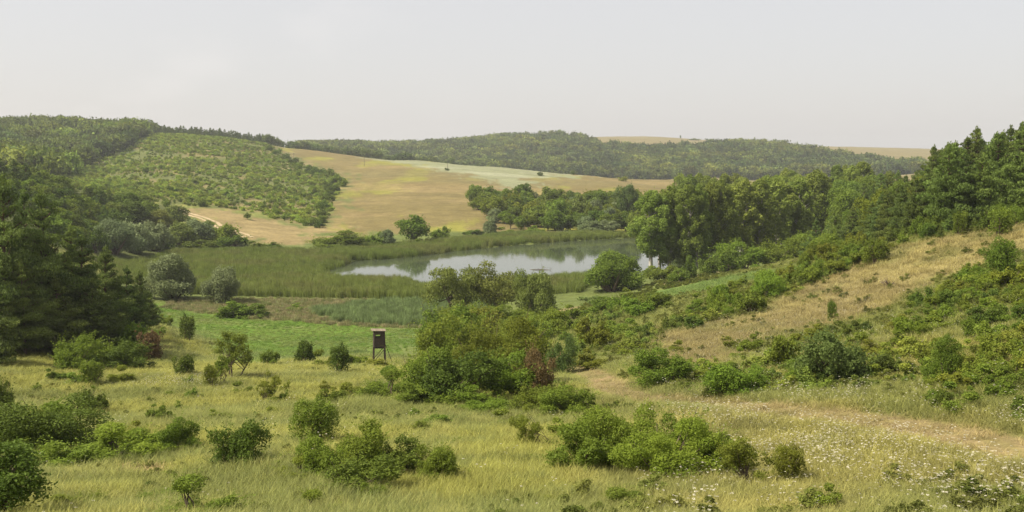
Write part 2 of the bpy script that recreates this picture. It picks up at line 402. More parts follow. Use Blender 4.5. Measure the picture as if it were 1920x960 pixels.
M = {
 'pine_dark':  leaf_mat('pine needles dark', (0.066, 0.100, 0.025), (0.156, 0.203, 0.042), 0.3),
 'pine_light': leaf_mat('pine needles lit', (0.087, 0.125, 0.025), (0.199, 0.260, 0.054), 0.34),  # yellower copy of the needles, their sunlit look put into the colour
 'broad':      leaf_mat('broadleaf', (0.101, 0.143, 0.020), (0.194, 0.254, 0.037), .38),
 'broad_y':    leaf_mat('broadleaf yellow green', (0.148, 0.172, 0.016), (0.248, 0.273, 0.032), .4),
 'poplar':     leaf_mat('poplar leaf', (0.143, 0.192, 0.030), (0.277, 0.333, 0.062), 0.45),
 'willow':     leaf_mat('willow leaf', (.120, .155, .065), (.240, .290, .125), .3),
 'willow_g':   leaf_mat('green willow leaf', (0.118, 0.141, 0.025), (0.211, 0.239, 0.055), .36),
 'shrub':      leaf_mat('shrub leaf', (0.108, 0.157, 0.019), (0.207, 0.267, 0.035), .4),
 'shrub_d':    leaf_mat('dark shrub leaf', (0.068, 0.106, 0.015), (0.139, 0.190, 0.028), .32),
 'shrub_y':    leaf_mat('olive shrub leaf', (0.131, 0.153, 0.019), (0.237, 0.274, 0.037), .42),
 'shrub_b':    leaf_mat('bright shrub leaf', (0.114, 0.175, 0.019), (0.218, 0.291, 0.035), .42),
 'bluish':     leaf_mat('blue green leaf', (0.090, 0.136, 0.034), (0.190, 0.252, 0.064), .38),
 'red':        leaf_mat('red leaf', (.110, .078, .028), (.205, .145, .060), .35),
 'far':        leaf_mat('far wood foliage', (.055, .082, .024), (.135, .175, .045), .32, hue=.02, val=.45, source='instance'),
 'herb':       leaf_mat('undergrowth leaf', (.5, .5, .5), (1.0, 1.0, 1.0), .3, hue=.02, val=.3, source='instance'),
 'grass':      leaf_mat('grass blade', (.75, .75, .75), (1.15, 1.15, 1.15), .35, hue=.012, val=.22, gloss=.2, source='instance'),
 'flower':     leaf_mat('white flower', (.42, .38, .27), (.66, .62, .50), .3, hue=.005, val=.1),
 'bark':       solid_mat('bark', (.07, .05, .035), (.16, .12, .085)),
 'bark_pale':  solid_mat('pale bark', (.28, .25, .21), (.52, .48, .42)),
 'bark_pine':  solid_mat('pine bark', (.06, .04, .03), (.15, .09, .06)),
 'wood_dark':  solid_mat('weathered dark boards', (.035, .026, .020), (.085, .064, .050), 5, stretch=(1, 1, 4)),
 'wood_pale':  solid_mat('pale lit board', (.15, .115, .08), (.27, .215, .15), 5, stretch=(1, 1, 4)),  # pale wood; sunlight on roof and side planks is put into its colour
 'pole':       solid_mat('grey pole', (.09, .075, .06), (.17, .15, .13)),
 'porcelain':  solid_mat('insulator', (.35, .33, .30), (.5, .48, .45), rough=.3),
}

# ------------------------------------------------------------------ meshes
def build_mesh(name, V, Q4, tint=None, mat=None, smooth=False, tri=False):
    V = np.asarray(V, np.float32); Q4 = np.asarray(Q4, np.int32); k = Q4.shape[1]
    me = bpy.data.meshes.new(name)
    me.vertices.add(len(V)); me.vertices.foreach_set('co', V.ravel())
    me.loops.add(len(Q4) * k); me.loops.foreach_set('vertex_index', Q4.ravel())
    me.polygons.add(len(Q4)); me.polygons.foreach_set('loop_start', np.arange(0, len(Q4) * k, k, dtype=np.int32))
    me.polygons.foreach_set('use_smooth', np.full(len(Q4), smooth))
    if tint is not None:
        a = me.attributes.new('tint', 'FLOAT', 'FACE'); a.data.foreach_set('value', np.asarray(tint, np.float32))
    if mat: me.materials.append(mat)
    me.update(calc_edges=True); me.validate()
    return me
def tube(pts, rad, sides=6):
    pts = np.asarray(pts, float); n = len(pts)
    tang = np.gradient(pts, axis=0); tang /= np.linalg.norm(tang, axis=1)[:, None] + 1e-9
    ref = np.where(np.abs(tang[:, 2:3]) > .9, np.array([[1., 0, 0]]), np.array([[0, 0, 1.]]))
    u = np.cross(tang, ref); u /= np.linalg.norm(u, axis=1)[:, None] + 1e-9; v = np.cross(tang, u)
    a = np.linspace(0, 2 * math.pi, sides, endpoint=False)
    ring = (u[:, None] * np.cos(a)[None, :, None] + v[:, None] * np.sin(a)[None, :, None]) * np.asarray(rad)[:, None, None] + pts[:, None]
    V = ring.reshape(-1, 3); i = np.arange(n - 1)[:, None] * sides; j = np.arange(sides)[None]; jn = (j + 1) % sides
    Q4 = np.stack([i + j, i + jn, i + sides + jn, i + sides + j], -1).reshape(-1, 4)
    return V, Q4
def join(parts):
    V, Fs, o = [], [], 0
    for v, f in parts:
        V.append(v); Fs.append(np.asarray(f) + o); o += len(v)
    return np.concatenate(V), np.concatenate(Fs)
def unit(v):
    return v / (np.linalg.norm(v, axis=-1, keepdims=True) + 1e-9)
def leaf_quads(Pp, N, size, rng, aspect=.6, along=None):
    n = len(Pp); N = unit(N)
    r = rng.normal(size=(n, 3)) if along is None else along
    t = unit(r - N * (r * N).sum(1)[:, None]); b = np.cross(N, t)
    s = size * rng.uniform(.6, 1.35, n)[:, None] * .5
    V = np.stack([Pp + t * s, Pp + b * s * aspect + N * s * .18, Pp - t * s, Pp - b * s * aspect + N * s * .18], 1).reshape(-1, 3)
    return V, np.arange(n * 4).reshape(-1, 4)
def lobe_leaves(C, R, tl, n, size, rng, aspect=.6, mode='out', cull=.78, shell=.45):
    """n leaves over the skins of overlapping clumps"""
    area = (R[:, 0] * R[:, 1] + R[:, 0] * R[:, 2] + R[:, 1] * R[:, 2]); pr = area / area.sum()
    idx = rng.choice(len(C), n, p=pr)
    d = unit(rng.normal(size=(n, 3))); d[:, 2] = np.where(rng.random(n) < .35, np.abs(d[:, 2]), d[:, 2])
    q = 1 - shell * rng.random(n) ** 2 + .10 * rng.normal(size=n)
    Pp = C[idx] + R[idx] * d * q[:, None]
    keep = np.ones(n, bool)
    for k in range(len(C)):
        e = (((Pp - C[k]) / R[k]) ** 2).sum(1) < cull * cull * .6
        keep &= ~(e & (idx != k))
    Pp, idx, d = Pp[keep], idx[keep], d[keep]; m = len(Pp)
    N = unit(d / R[idx]) + rng.normal(size=(m, 3)) * .75
    al = None
    if mode == 'hang': al = np.array([0, 0, -1.]) + rng.normal(size=(m, 3)) * .45
    if mode == 'up': al = np.array([0, 0, 1.]) + d * .5 + rng.normal(size=(m, 3)) * .45
    V, Qd = leaf_quads(Pp, N, size, rng, aspect, al)
    t = np.clip(tl[idx] * .55 + rng.random(m) * .45, 0, 1)
    return V, Qd, t
def shoots(base, dirs, length, per, size, rng, aspect=.5):
    n = len(base); s = np.linspace(.05, 1, per)[None, :, None]
    L = np.asarray(length).reshape(n, 1, 1)
    Pp = base[:, None] + dirs[:, None] * s * L + np.array([0, 0, -1.])[None, None] * (s * L) ** 2 * .6
    Pp = (Pp + rng.normal(size=Pp.shape) * size * .45).reshape(-1, 3)
    V, Qd = leaf_quads(Pp, rng.normal(size=Pp.shape) + np.array([0, 0, .6]), size, rng, aspect)
    return V, Qd, rng.random(len(Pp)) * .6 + .4
LOD = {0: (.021, 30000), 1: (.034, 12500), 2: (.065, 3600), 3: (.12, 900), 4: (.19, 300)}
PROTO = {}
def proto(kind, lod, var):
    """stem mesh and crown mesh of one plant, one metre tall and one metre across"""
    key = (kind, lod, var)
    if key in PROTO: return PROTO[key]
    rng = np.random.default_rng(abs(hash((kind == 'pine', len(kind), ord(kind[0]), ord(kind[-1]), var))) % 99991)
    sz, n = LOD[lod]; wood = []; parts = []; nat = 1.0
    if kind in ('shrub', 'low'):
        m = 34 if kind == 'shrub' else 26
        rho = .40 * np.sqrt(rng.random(m)); th = rng.uniform(0, 6.283, m)
        sk = rng.normal(size=2) * .1
        lump = 1 + .22 * np.sin(th * 2 + rng.uniform(0, 6)) + .15 * np.sin(th * 3 + rng.uniform(0, 6))
        top = (.82 if kind == 'shrub' else .7) * lump * np.sqrt(np.clip(1 - (rho / .52) ** 2, .05, 1)) * rng.uniform(.6, 1.08, m)
        C = np.stack([rho * np.cos(th) + sk[0] * top, rho * np.sin(th) + sk[1] * top, .05 + (top - .10) * rng.uniform(.08, 1, m) ** .8], -1)
        R = rng.uniform(.055, .16, (m, 1)) * np.array([[1, 1, 1.05]])
        tl = rng.random(m)
        parts.append(lobe_leaves(C, R, tl, n, sz, rng))
        ns = 110 if lod < 2 else 40
        k = rng.integers(0, m, ns); dr = unit(C[k] * np.array([1.2, 1.2, .6]) + np.array([0, 0, .35]) + rng.normal(size=(ns, 3)) * .3)
        parts.append(shoots(C[k] + dr * R[k] * .8, dr, rng.uniform(.08, .30, ns), 16 if lod < 2 else 6, sz * .9, rng))
        for i in range(22):
            e = C[rng.integers(0, m)]; b = np.array([e[0] * .4, e[1] * .4, .15]); e = b + (e - b) * rng.uniform(1.2, 1.5) + rng.normal(size=3) * .05
            wood.append(tube([b, (b + e) / 2 + rng.normal(size=3) * .02, e], [.006, .004, .002], 4))
        for i in range(9):
            e = C[rng.integers(0, m)] ; b = np.array([rng.normal() * .03, rng.normal() * .03, -.05])
            mid = (b + e) / 2 + rng.normal(size=3) * .03 + np.array([0, 0, .06])
            wood.append(tube([b, mid, e], [.014, .010, .005], 5))
    elif kind == 'broad':
        m = 46
        d = unit(rng.normal(size=(m, 3))); q = rng.random(m) ** .45
        C = np.array([0, 0, .57]) + d * q[:, None] * np.array([.36, .36, .31])
        R = rng.uniform(.08, .155, (m, 1)) * np.array([[1, 1, .9]])
        tl = rng.random(m); parts.append(lobe_leaves(C, R, tl, n, sz, rng))
        k = rng.integers(0, m, 50); dr = unit(C[k] - np.array([0, 0, .5]) + rng.normal(size=(50, 3)) * .2)
        parts.append(shoots(C[k] + dr * R[k] * .85, dr, rng.uniform(.04, .11, 50), 10 if lod < 2 else 4, sz, rng))
        tp = [(0, 0, -.05), (rng.normal() * .01, rng.normal() * .01, .2), (rng.normal() * .02, rng.normal() * .02, .5), (rng.normal() * .03, 0, .8)]
        wood.append(tube(tp, [.034, .026, .016, .005], 7))
        for i in range(14):
            e = C[rng.integers(0, m)]; b = np.array([0, 0, rng.uniform(.16, .45)])
            wood.append(tube([b, (b + e) / 2 + np.array([0, 0, -.02]), e], [.014, .010, .004], 5))
    elif kind == 'airy':
        m = 24
        d = unit(rng.normal(size=(m, 3))); q = rng.random(m) ** .5
        C = np.array([0, 0, .56]) + d * q[:, None] * np.array([.38, .38, .36])
        R = rng.uniform(.06, .13, (m, 1)) * np.array([[1, 1, .8]])
        tl = rng.random(m); parts.append(lobe_leaves(C, R, tl, int(n * .4), sz * .85, rng, shell=.8))
        k = rng.integers(0, m, 70); dr = unit(C[k] - np.array([0, 0, .4]) + rng.normal(size=(70, 3)) * .3)
        parts.append(shoots(C[k], dr, rng.uniform(.10, .22, 70), 12 if lod < 2 else 5, sz * .85, rng))
        for j in range(3):
            b0 = np.array([rng.normal() * .05, rng.normal() * .05, -.04]); e0 = b0 * 3 + np.array([0, 0, .42])
            wood.append(tube([b0, (b0 + e0) / 2 + rng.normal(size=3) * .015, e0], [.013, .011, .008], 6))
            for i in range(7):
                e = C[rng.integers(0, m)]; b = b0 + (e0 - b0) * rng.uniform(.4, 1)
                wood.append(tube([b, (b + e) / 2 + rng.normal(size=3) * .02, e], [.007, .005, .002], 5))
    elif kind == 'pine':
        nat = .55; lv = 11 if lod < 3 else 7
        Cs, Rs = [], []
        bend = rng.normal(size=2) * .03
        z0 = rng.uniform(.06, .16)
        for i in range(lv):
            f = float(np.clip((i + rng.uniform(-.3, .3)) / (lv - 1), 0, 1)); z = z0 + (1 - z0) * .93 * np.clip(f, 0, 1)
            prof = (.35 * (1 - f) ** .82 + .03) * (0.72 + .28 * min(1, f * 5)) * rng.uniform(.8, 1.12)
            nb = 6 if f < .7 else 4; a0 = rng.uniform(0, 6.28)
            for j in range(nb):
                a = a0 + j * 6.283 / nb + rng.normal() * .25; ln = prof * rng.uniform(.65, 1.15)
                up = .10 + .35 * f + rng.normal() * .08
                e = np.array([math.cos(a) * ln + bend[0] * z, math.sin(a) * ln + bend[1] * z, z + ln * up]); b = np.array([bend[0] * z, bend[1] * z, z - .02])
                wood.append(tube([b, (b + e) / 2 + np.array([0, 0, -.01]), e], [.008, .006, .002], 4))
                for s_, w_ in ((.95, .34), (.62, .38), (.32, .30)):
                    cc = b + (e - b) * s_ + rng.normal(size=3) * .012; Cs.append(cc)
                    w = max(ln * w_, .03) * rng.uniform(.8, 1.2); Rs.append([w, w, w * .30 + .010])
        for s_ in (.93, .97):
            Cs.append(np.array([bend[0], bend[1], s_])); Rs.append([.028, .028, .045])
        C, R = np.array(Cs), np.array(Rs)
        parts.append(lobe_leaves(C, R, rng.random(len(C)), int(n * 1.35), sz * .95, rng, aspect=.42, mode='up', cull=.4, shell=.55))
        wood.append(tube([(0, 0, -.04), (bend[0] * .3, bend[1] * .3, .35), (bend[0] * .7, bend[1] * .7, .7), (bend[0], bend[1], .96)], [.021, .017, .011, .003], 7))
    elif kind == 'poplar':
        nat = .42; m = 100
        f = rng.random(m); z0 = (.12, .22, .17)[var]; z = z0 + (.93 - z0) * f
        pr = .19 * np.sin(np.clip((f * .86 + .14) * 3.14, 0, 3.14)) ** .6 * rng.uniform(.35, 1.1, m); th = rng.uniform(0, 6.28, m)
        C = np.stack([pr * np.cos(th), pr * np.sin(th), z], -1)
        R = rng.uniform(.022, .054, (m, 1)) * np.array([[1, 1, 1.5]])
        parts.append(lobe_leaves(C, R, rng.random(m), int(n * .8), sz * .9, rng, shell=.6))
        k = rng.integers(0, m, 60); dr = unit(C[k] * np.array([1, 1, 0]) * 3 + np.array([0, 0, .7]) + rng.normal(size=(60, 3)) * .3)
        parts.append(shoots(C[k], dr, rng.uniform(.05, .10, 60), 8 if lod < 2 else 4, sz * .9, rng))
        ln = rng.normal(size=2) * .04
        wood.append(tube([(0, 0, -.04), (ln[0] * .2, ln[1] * .2, .25), (ln[0] * .6, ln[1] * .6, .55), (ln[0], ln[1], .9)], [.021, .016, .011, .003], 7))
        for i in range(22):
            e = C[rng.integers(0, m)]; zz = max(.15, e[2] - rng.uniform(.08, .2)); b = np.array([ln[0] * zz, ln[1] * zz, zz])
            wood.append(tube([b, (b + e) / 2 + np.array([0, 0, .01]), e], [.006, .004, .002], 4))
    elif kind == 'willow':
        m = 40
        d = unit(rng.normal(size=(m, 3))); d[:, 2] = np.abs(d[:, 2]); q = rng.random(m) ** .4
        C = np.array([0, 0, .28]) + d * q[:, None] * np.array([.36, .36, .58]); C[:, 2] = np.where(rng.random(m) < .3, C[:, 2] * .5, C[:, 2])
        R = rng.uniform(.09, .16, (m, 1)) * np.array([[1, 1, 1.15]])
        parts.append(lobe_leaves(C, R, rng.random(m), int(n * 1.7), sz * 1.1, rng, aspect=.45, mode='hang'))
        k = rng.integers(0, m, 60); dr = unit(C[k] * np.array([1, 1, .5]) + np.array([0, 0, .2]) + rng.normal(size=(60, 3)) * .2)
        parts.append(shoots(C[k] + dr * R[k] * .8, dr, rng.uniform(.06, .14, 60), 10 if lod < 2 else 4, sz, rng, .4))
        for i in range(12):
            e = C[rng.integers(0, m)]; b = np.array([rng.normal() * .02, rng.normal() * .02, -.04])
            wood.append(tube([b, (b + e) / 2 + rng.normal(size=3) * .02, e], [.026, .018, .006], 6))
    elif kind == 'openwillow':
        m = 32
        d = unit(rng.normal(size=(m, 3))); q = rng.random(m) ** .45
        C = np.array([0, 0, .56]) + d * q[:, None] * np.array([.40, .38, .36])
        R = rng.uniform(.085, .15, (m, 1)) * np.array([[1.1, 1.1, .75]])
        parts.append(lobe_leaves(C, R, rng.random(m), int(n * .85), sz, rng, aspect=.45, mode='hang', shell=.6))
        k = rng.integers(0, m, 50); dr = unit(C[k] - np.array([0, 0, .5]) + rng.normal(size=(50, 3)) * .2)
        parts.append(shoots(C[k] + dr * R[k] * .7, dr, rng.uniform(.05, .12, 50), 8 if lod < 2 else 4, sz, rng, .4))
        for j in range(4):
            a = j * 1.57 + rng.normal() * .3; b0 = np.array([math.cos(a) * .03, math.sin(a) * .03, -.04]); e0 = np.array([math.cos(a) * .16, math.sin(a) * .16, .42])
            wood.append(tube([b0, (b0 + e0) / 2 + rng.normal(size=3) * .02, e0], [.020, .016, .012], 6))
            for i in range(6):
                e = C[np.argsort(np.linalg.norm(C - e0, axis=1))[rng.integers(0, 9)]]; b = b0 + (e0 - b0) * rng.uniform(.5, 1)
                wood.append(tube([b, (b + e) / 2 + rng.normal(size=3) * .02, e], [.011, .008, .003], 5))
    elif kind == 'juniper':
        nat = .6; m = 44
        rho = .20 * np.sqrt(rng.random(m)); th = rng.uniform(0, 6.283, m)
        topz = (1 - (rho / .30) ** 2 * .55) * rng.uniform(.72, .98, m)
        C = np.stack([rho * np.cos(th), rho * np.sin(th), topz - rng.uniform(.1, .35, m)], -1); C[:14, 2] = rng.uniform(.14, .4, 14)
        R = np.stack([rng.uniform(.05, .085, m)] * 2 + [rng.uniform(.12, .22, m)], -1)
        parts.append(lobe_leaves(C, R, rng.random(m), n, sz * .8, rng, aspect=.4, mode='up'))
        for i in range(7):
            e = C[rng.integers(0, m)]; b = np.array([rng.normal() * .03, rng.normal() * .03, -.04])
            wood.append(tube([b, (b + e) / 2, e], [.018, .013, .006], 5))
    V = np.concatenate([p[0] for p in parts]); o = 0; Qs = []
    for p in parts: Qs.append(p[1] + o); o += len(p[0])
    Qd = np.concatenate(Qs); tt = np.concatenate([p[2] for p in parts])
    wv, wq = join(wood)
    keepc = (V.reshape(-1, 4, 3)[:, :, 2].min(1) > -.06)
    Qd, tt = Qd[keepc], tt[keepc]
    hw = np.percentile(np.hypot(V[:, 0], V[:, 1]), 94); S = np.array([.5 / hw, .5 / hw, 1 / np.percentile(V[:, 2], 99.6)])
    crown = build_mesh('foliage', V * S, Qd, tt, M['shrub'])
    stem = build_mesh('stem', wv * S, wq, None, M['bark'], True) if lod < 3 else None
    PROTO[key] = (stem, crown)
    return PROTO[key]

# ------------------------------------------------------------------ objects
def tag(o, label=None, cat=None, group=None, kind=None):
    if label: o['label'] = label
    if cat: o['category'] = cat
    if group: o['group'] = group
    if kind: o['kind'] = kind
    return o
def link(name, data, parent=None, mat=None):
    o = bpy.data.objects.new(name, data); COL.objects.link(o)
    if parent is not None: o.parent = parent
    if mat is not None:
        o.material_slots[0].link = 'OBJECT'; o.material_slots[0].material = mat
    return o
NAMES = {'shrub': ('shrub', 'stems', 'foliage', 'shrub'), 'low': ('shrub', 'stems', 'foliage', 'shrub'), 'broad': ('broadleaf_tree', 'trunk', 'crown', 'tree'),
         'airy': ('small_tree', 'trunk', 'crown', 'tree'), 'pine': ('pine_tree', 'trunk', 'crown', 'tree'), 'poplar': ('poplar_tree', 'trunk', 'crown', 'tree'),
         'willow': ('willow_tree', 'trunk', 'crown', 'tree'), 'openwillow': ('willow_tree', 'trunk', 'crown', 'tree'), 'juniper': ('juniper_bush', 'stems', 'foliage', 'shrub')}
BARK = {'pine': 'bark_pine', 'poplar': 'bark_pale', 'willow': 'bark', 'openwillow': 'bark'}
count = [0]
def plant_at(kind, x, y, h, w, mat, label, group=None, cat=None, name=None, lean=0.0, sink=.03):
    D = math.hypot(x, y); hp = max(h, w * .8) * F / D * 1024 / 1920
    lod = 0 if hp > 78 else 1 if hp > 34 else 2 if hp > 13 else 3
    count[0] += 1; var = count[0] % (2 if lod == 0 else 3)
    stem, crown = proto(kind, lod, var)
    nm, sname, cname, c = NAMES[kind]
    z = float(height(x, y)) - sink * h
    rz = rnd.uniform(0, 6.283)
    if stem is None:
        root = link(name or nm, crown, None, M[mat])
    else:
        root = bpy.data.objects.new(name or nm, None); root.empty_display_size = .2; COL.objects.link(root)
        link(sname, stem, root, M[BARK.get(kind, 'bark')]); link(cname, crown, root, M[mat])
    root.location = (x, y, z); root.scale = (w, w * rnd.uniform(.85, 1.05), h)
    root.rotation_euler = (rnd.uniform(-.03, .03), rnd.uniform(-.03, .03) + lean, rz)
    return tag(root, label, cat or c, group)
def plant(kind, px, py, hpx, wpx, mat, label, group=None, D=None, **kw):
    """a plant whose foot the photograph shows at (px, py), hpx tall and wpx across in it"""
    x, y = hit(px, py) if D is None else along(px, D)
    zc = y * cosP + (EYE - float(height(x, y))) * sinP
    h, w = hpx * zc / F, wpx * zc / F
    if D is None:
        s = 1 + .34 * w / max(y, 1); x, y = x * s, y * s
        h *= s; w *= s
    k = 1.2 if kind in ('shrub', 'low') else 1.04
    return plant_at(kind, x, y, h * 1.05, w * k, mat, label, group, **kw)
COLW = {'shrub': 'green', 'shrub_b': 'bright green', 'shrub_y': 'olive', 'shrub_d': 'dark green', 'pine_dark': 'dark', 'pine_light': 'lighter', 'broad': 'green',
        'broad_y': 'yellow green', 'willow': 'silvery', 'bluish': 'grey green', 'poplar': 'green', 'willow_g': 'pale green', 'red': 'reddish'}
NOUN = {'shrub': 'bush', 'low': 'low bush', 'broad': 'leafy tree', 'airy': 'thin tree', 'pine': 'pine', 'poplar': 'poplar', 'willow': 'willow', 'openwillow': 'willow', 'juniper': 'upright bush'}
MARKS = [('the start of the sandy track', 330, 388), ('the rim of the scrub by the tan field', 642, 340), ('the reddish bare patch on top of the scrub hill', 268, 252), ('the far left hill forest edge', 170, 305), ('the lowest tip of the scrub hill', 605, 425),
 ('the lone tree at the bottom of the scrub hill', 464, 405), ('the top corner of the tan field', 495, 268), ('the slim dark sapling on the dry slope', 1561, 586), ('the upright young tree near the right edge', 1871, 490), ('the yellow green bush near the right edge', 1890, 525), ('the leafless dead bush', 1668, 526),
 ('the conical bush on the crest', 1877, 420), ('the dark conical bush at the end of the crest', 1641, 475), ('the big bright bush of the crest hedge', 1448, 538), ('the small round bush on the dry slope', 1306, 606),
 ('the tall grey green bush of the slope', 1562, 675), ('the fresh green bush above the path', 1390, 715), ('the large rounded bush above the path', 1254, 692), ('the rusty red bush', 1010, 685),
 ('the yellow green bush above the red one', 1120, 628), ('the domed willow by the lake', 1149, 514), ('the dark upright bush in the scrub', 1770, 680), ('the olive bush with the dark stem', 1475, 662), ('the shore path', 1290, 525),
 ('the wooden hunting stand', 700, 648), ('the rounded juniper', 592, 795), ('the lone dark bush with yellowish top', 432, 840), ('the open crowned little tree', 434, 670), ('the dark bramble mound', 100, 810),
 ('the dark upright juniper', 635, 675), ('the grey green twiggy bush', 347, 818), ('the dry spindly weed', 501, 728), ('the thin stemmed shrub', 988, 808), ('the central thicket', 850, 700), ('the large front thicket', 1200, 830),
 ('the right picture edge by the path', 1915, 790), ('the bend of the dirt path', 1130, 715), ('the yellow green broadleaf tree in the pine wood', 1655, 375), ('the layered front pine', 1780, 370), ('the pine at the left shoulder of the wood', 1742, 290),
 ('the pine at the right edge', 1905, 310), ('the high topped pine on the skyline', 1828, 270), ('the smaller front pine', 1700, 395), ('the dark layered pine', 1600, 410), ('the leftmost pine by the poplars', 1530, 415),
 ('the poplar leaning over the lake', 1222, 420), ('the water gap under the poplars', 1330, 475), ('the last pale poplar trunk', 1455, 410), ('the tall grey green tree by the poplars', 1176, 390), ('the silvery round far shore tree', 919, 427),
 ('the pale tall tree of the thicket', 1085, 395), ('the larger green tree of the thicket', 1045, 402), ('the upper left corner of the thicket', 890, 375), ('the silvery low willows at the far reeds', 1125, 428),
 ('the dome shaped willow', 330, 406), ('the big silvery willow of the belt', 214, 448), ('the second silvery willow', 256, 450), ('the upright dark tree by the dome willow', 275, 390), ('the dark pines on the left bank top', 60, 350), ('the tall pines at the left edge', 90, 420),
 ('the foot of the bright scrub hill', 200, 375)]
USED = set()
def proj(x, y, z):
    zc = y * cosP - (z - EYE) * sinP
    return 960 + F * x / zc, 480 - F * ((z - EYE) * cosP + y * sinP) / zc
def autolabel(kind, mat, px, py):
    best = sorted(MARKS, key=lambda m: (m[1] - px) ** 2 + ((m[2] - py) * 1.4) ** 2)[:9]
    head = COLW[mat] + ' ' + NOUN[kind]
    for rank in range(9):
        ph, mx_, my_ = best[rank]; dx, dy = px - mx_, py - my_; d = math.hypot(dx, dy)
        w = 'right of' if dx > 0 else 'left of'; v = 'below' if dy > 0 else 'above'
        if abs(dx) > 2 * abs(dy): rel = w
        elif abs(dy) > 2 * abs(dx): rel = v
        else: rel = v + ' and ' + w
        q = 'close ' if d < 38 else '' if d < 100 else 'well '
        for extra in ('', 'small ' if rank == 0 else ''):
            t = head + ' ' + q + rel + ' ' + ph
            if t not in USED and len(t.split()) < 17:
                USED.add(t); return t
    for a_, b_ in [(i, j) for i in range(6) for j in range(i + 1, 6)]:
        t = head + ' between ' + best[a_][0] + ' and ' + best[b_][0]
        if t not in USED and len(t.split()) < 17:
            USED.add(t); return t
    return head + ' in the crowded growth around ' + best[0][0]
def fill(kind_mat, poly, n, gap, hr, label, group, seed, wr=(.8, 1.3)):
    for i, (px, py) in enumerate(in_pix(poly, n, gap, seed)):
        k, m = kind_mat[rnd.randrange(len(kind_mat))]
        hp = rnd.uniform(*hr); asp = rnd.uniform(*wr) * {'pine': .6, 'poplar': .45, 'juniper': .6}.get(k, 1)
        plant(k, px, py, hp, hp * asp, m, label if isinstance(label, str) else autolabel(k, m, px, py - hp * .5), group)

def scatter(name, pts, rotz, scl, col, protos, idx, label, cat, mat):
    """one object that carries many small plants"""
    me = bpy.data.meshes.new(name); n = len(pts)
    me.vertices.add(n); me.vertices.foreach_set('co', np.asarray(pts, np.float32).ravel())
    a = me.attributes.new('rot', 'FLOAT_VECTOR', 'POINT'); r = np.zeros((n, 3), np.float32); r[:, 2] = rotz
    r[:, 0] = RNG.normal(size=n) * .08; r[:, 1] = RNG.normal(size=n) * .08
    a.data.foreach_set('vector', r.ravel())
    a = me.attributes.new('scl', 'FLOAT_VECTOR', 'POINT'); a.data.foreach_set('vector', np.asarray(scl, np.float32).ravel())
    a = me.attributes.new('idx', 'INT', 'POINT'); a.data.foreach_set('value', np.asarray(idx, np.int32))
    a = me.attributes.new('col', 'FLOAT_COLOR', 'POINT'); a.data.foreach_set('color', np.c_[col, np.ones(n)].astype(np.float32).ravel())
    o = link(name, me)
    ng = bpy.data.node_groups.new(name, 'GeometryNodeTree')
    ng.interface.new_socket('Geometry', in_out='INPUT', socket_type='NodeSocketGeometry')
    ng.interface.new_socket('Geometry', in_out='OUTPUT', socket_type='NodeSocketGeometry')
    N, Lk = ng.nodes, ng.links
    gi, go = N.new('NodeGroupInput'), N.new('NodeGroupOutput')
    def attr(nm, t):
        q = N.new('GeometryNodeInputNamedAttribute'); q.data_type = t; q.inputs['Name'].default_value = nm
        return q.outputs['Attribute']
    rot, sc_, ix = attr('rot', 'FLOAT_VECTOR'), attr('scl', 'FLOAT_VECTOR'), attr('idx', 'INT')
    jn = N.new('GeometryNodeJoinGeometry')
    for k, pm in enumerate(protos):
        pm = pm.copy(); pm.materials.clear(); pm.materials.append(mat)
        po = bpy.data.objects.new(name + '_source', pm)
        ob = N.new('GeometryNodeObjectInfo'); ob.inputs['Object'].default_value = po
        cmpn = N.new('FunctionNodeCompare'); cmpn.data_type = 'INT'; cmpn.operation = 'EQUAL'
        ib = [s for s in cmpn.inputs if s.type == 'INT']; Lk.new(ix, ib[0]); ib[1].default_value = k
        ip = N.new('GeometryNodeInstanceOnPoints')
        Lk.new(gi.outputs[0], ip.inputs['Points']); Lk.new(ob.outputs['Geometry'], ip.inputs['Instance']); Lk.new(cmpn.outputs[0], ip.inputs['Selection'])
        Lk.new(rot, ip.inputs['Rotation']); Lk.new(sc_, ip.inputs['Scale'])
        Lk.new(ip.outputs[0], jn.inputs[0])
    Lk.new(jn.outputs[0], go.inputs[0])
    md = o.modifiers.new('plants', 'NODES'); md.node_group = ng
    return tag(o, label, cat, kind='stuff')
# ------------------------------------------------------------------ ground, water
def ground_mesh():
    nA, nR = len(az_in), len(rr)
    side = G.copy()
    mean = G.mean(0)
    cols = [(a, G[i]) for i, a in enumerate(az_in)]
    for a in az_out:
        s = a if a <= math.pi else a - 2 * math.pi
        e = G[-1] if s > 0 else G[0]
        w = float(sstep(math.radians(45), math.radians(120), abs(s)))
        back = np.minimum(mean, 26) * 0 + np.interp(np.log(rr), [0, 3, 8], [25, 24, 30])
        cols.append((a, e * (1 - w) + back * w))
    A_ = np.array([c[0] for c in cols]); Z_ = np.stack([c[1] for c in cols]); n = len(A_)
    X_, Y_ = rr[None] * np.sin(A_[:, None]), rr[None] * np.cos(A_[:, None])
    V = np.stack([X_, Y_, Z_], -1).reshape(-1, 3)
    V = np.r_[V, [[0, 0, float(Z_[:, 0].mean())]]]
    i = np.arange(n)[:, None]; j = np.arange(nR - 1)[None]; ip = (i + 1) % n
    Q4 = np.stack([ip * nR + j, i * nR + j, i * nR + j + 1, ip * nR + j + 1], -1).reshape(-1, 4)
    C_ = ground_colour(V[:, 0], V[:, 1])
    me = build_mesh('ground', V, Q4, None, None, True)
    ca = me.color_attributes.new('soil', 'FLOAT_COLOR', 'POINT')
    ca.data.foreach_set('color', np.c_[C_, np.ones(len(C_))].astype(np.float32).ravel())
    return me
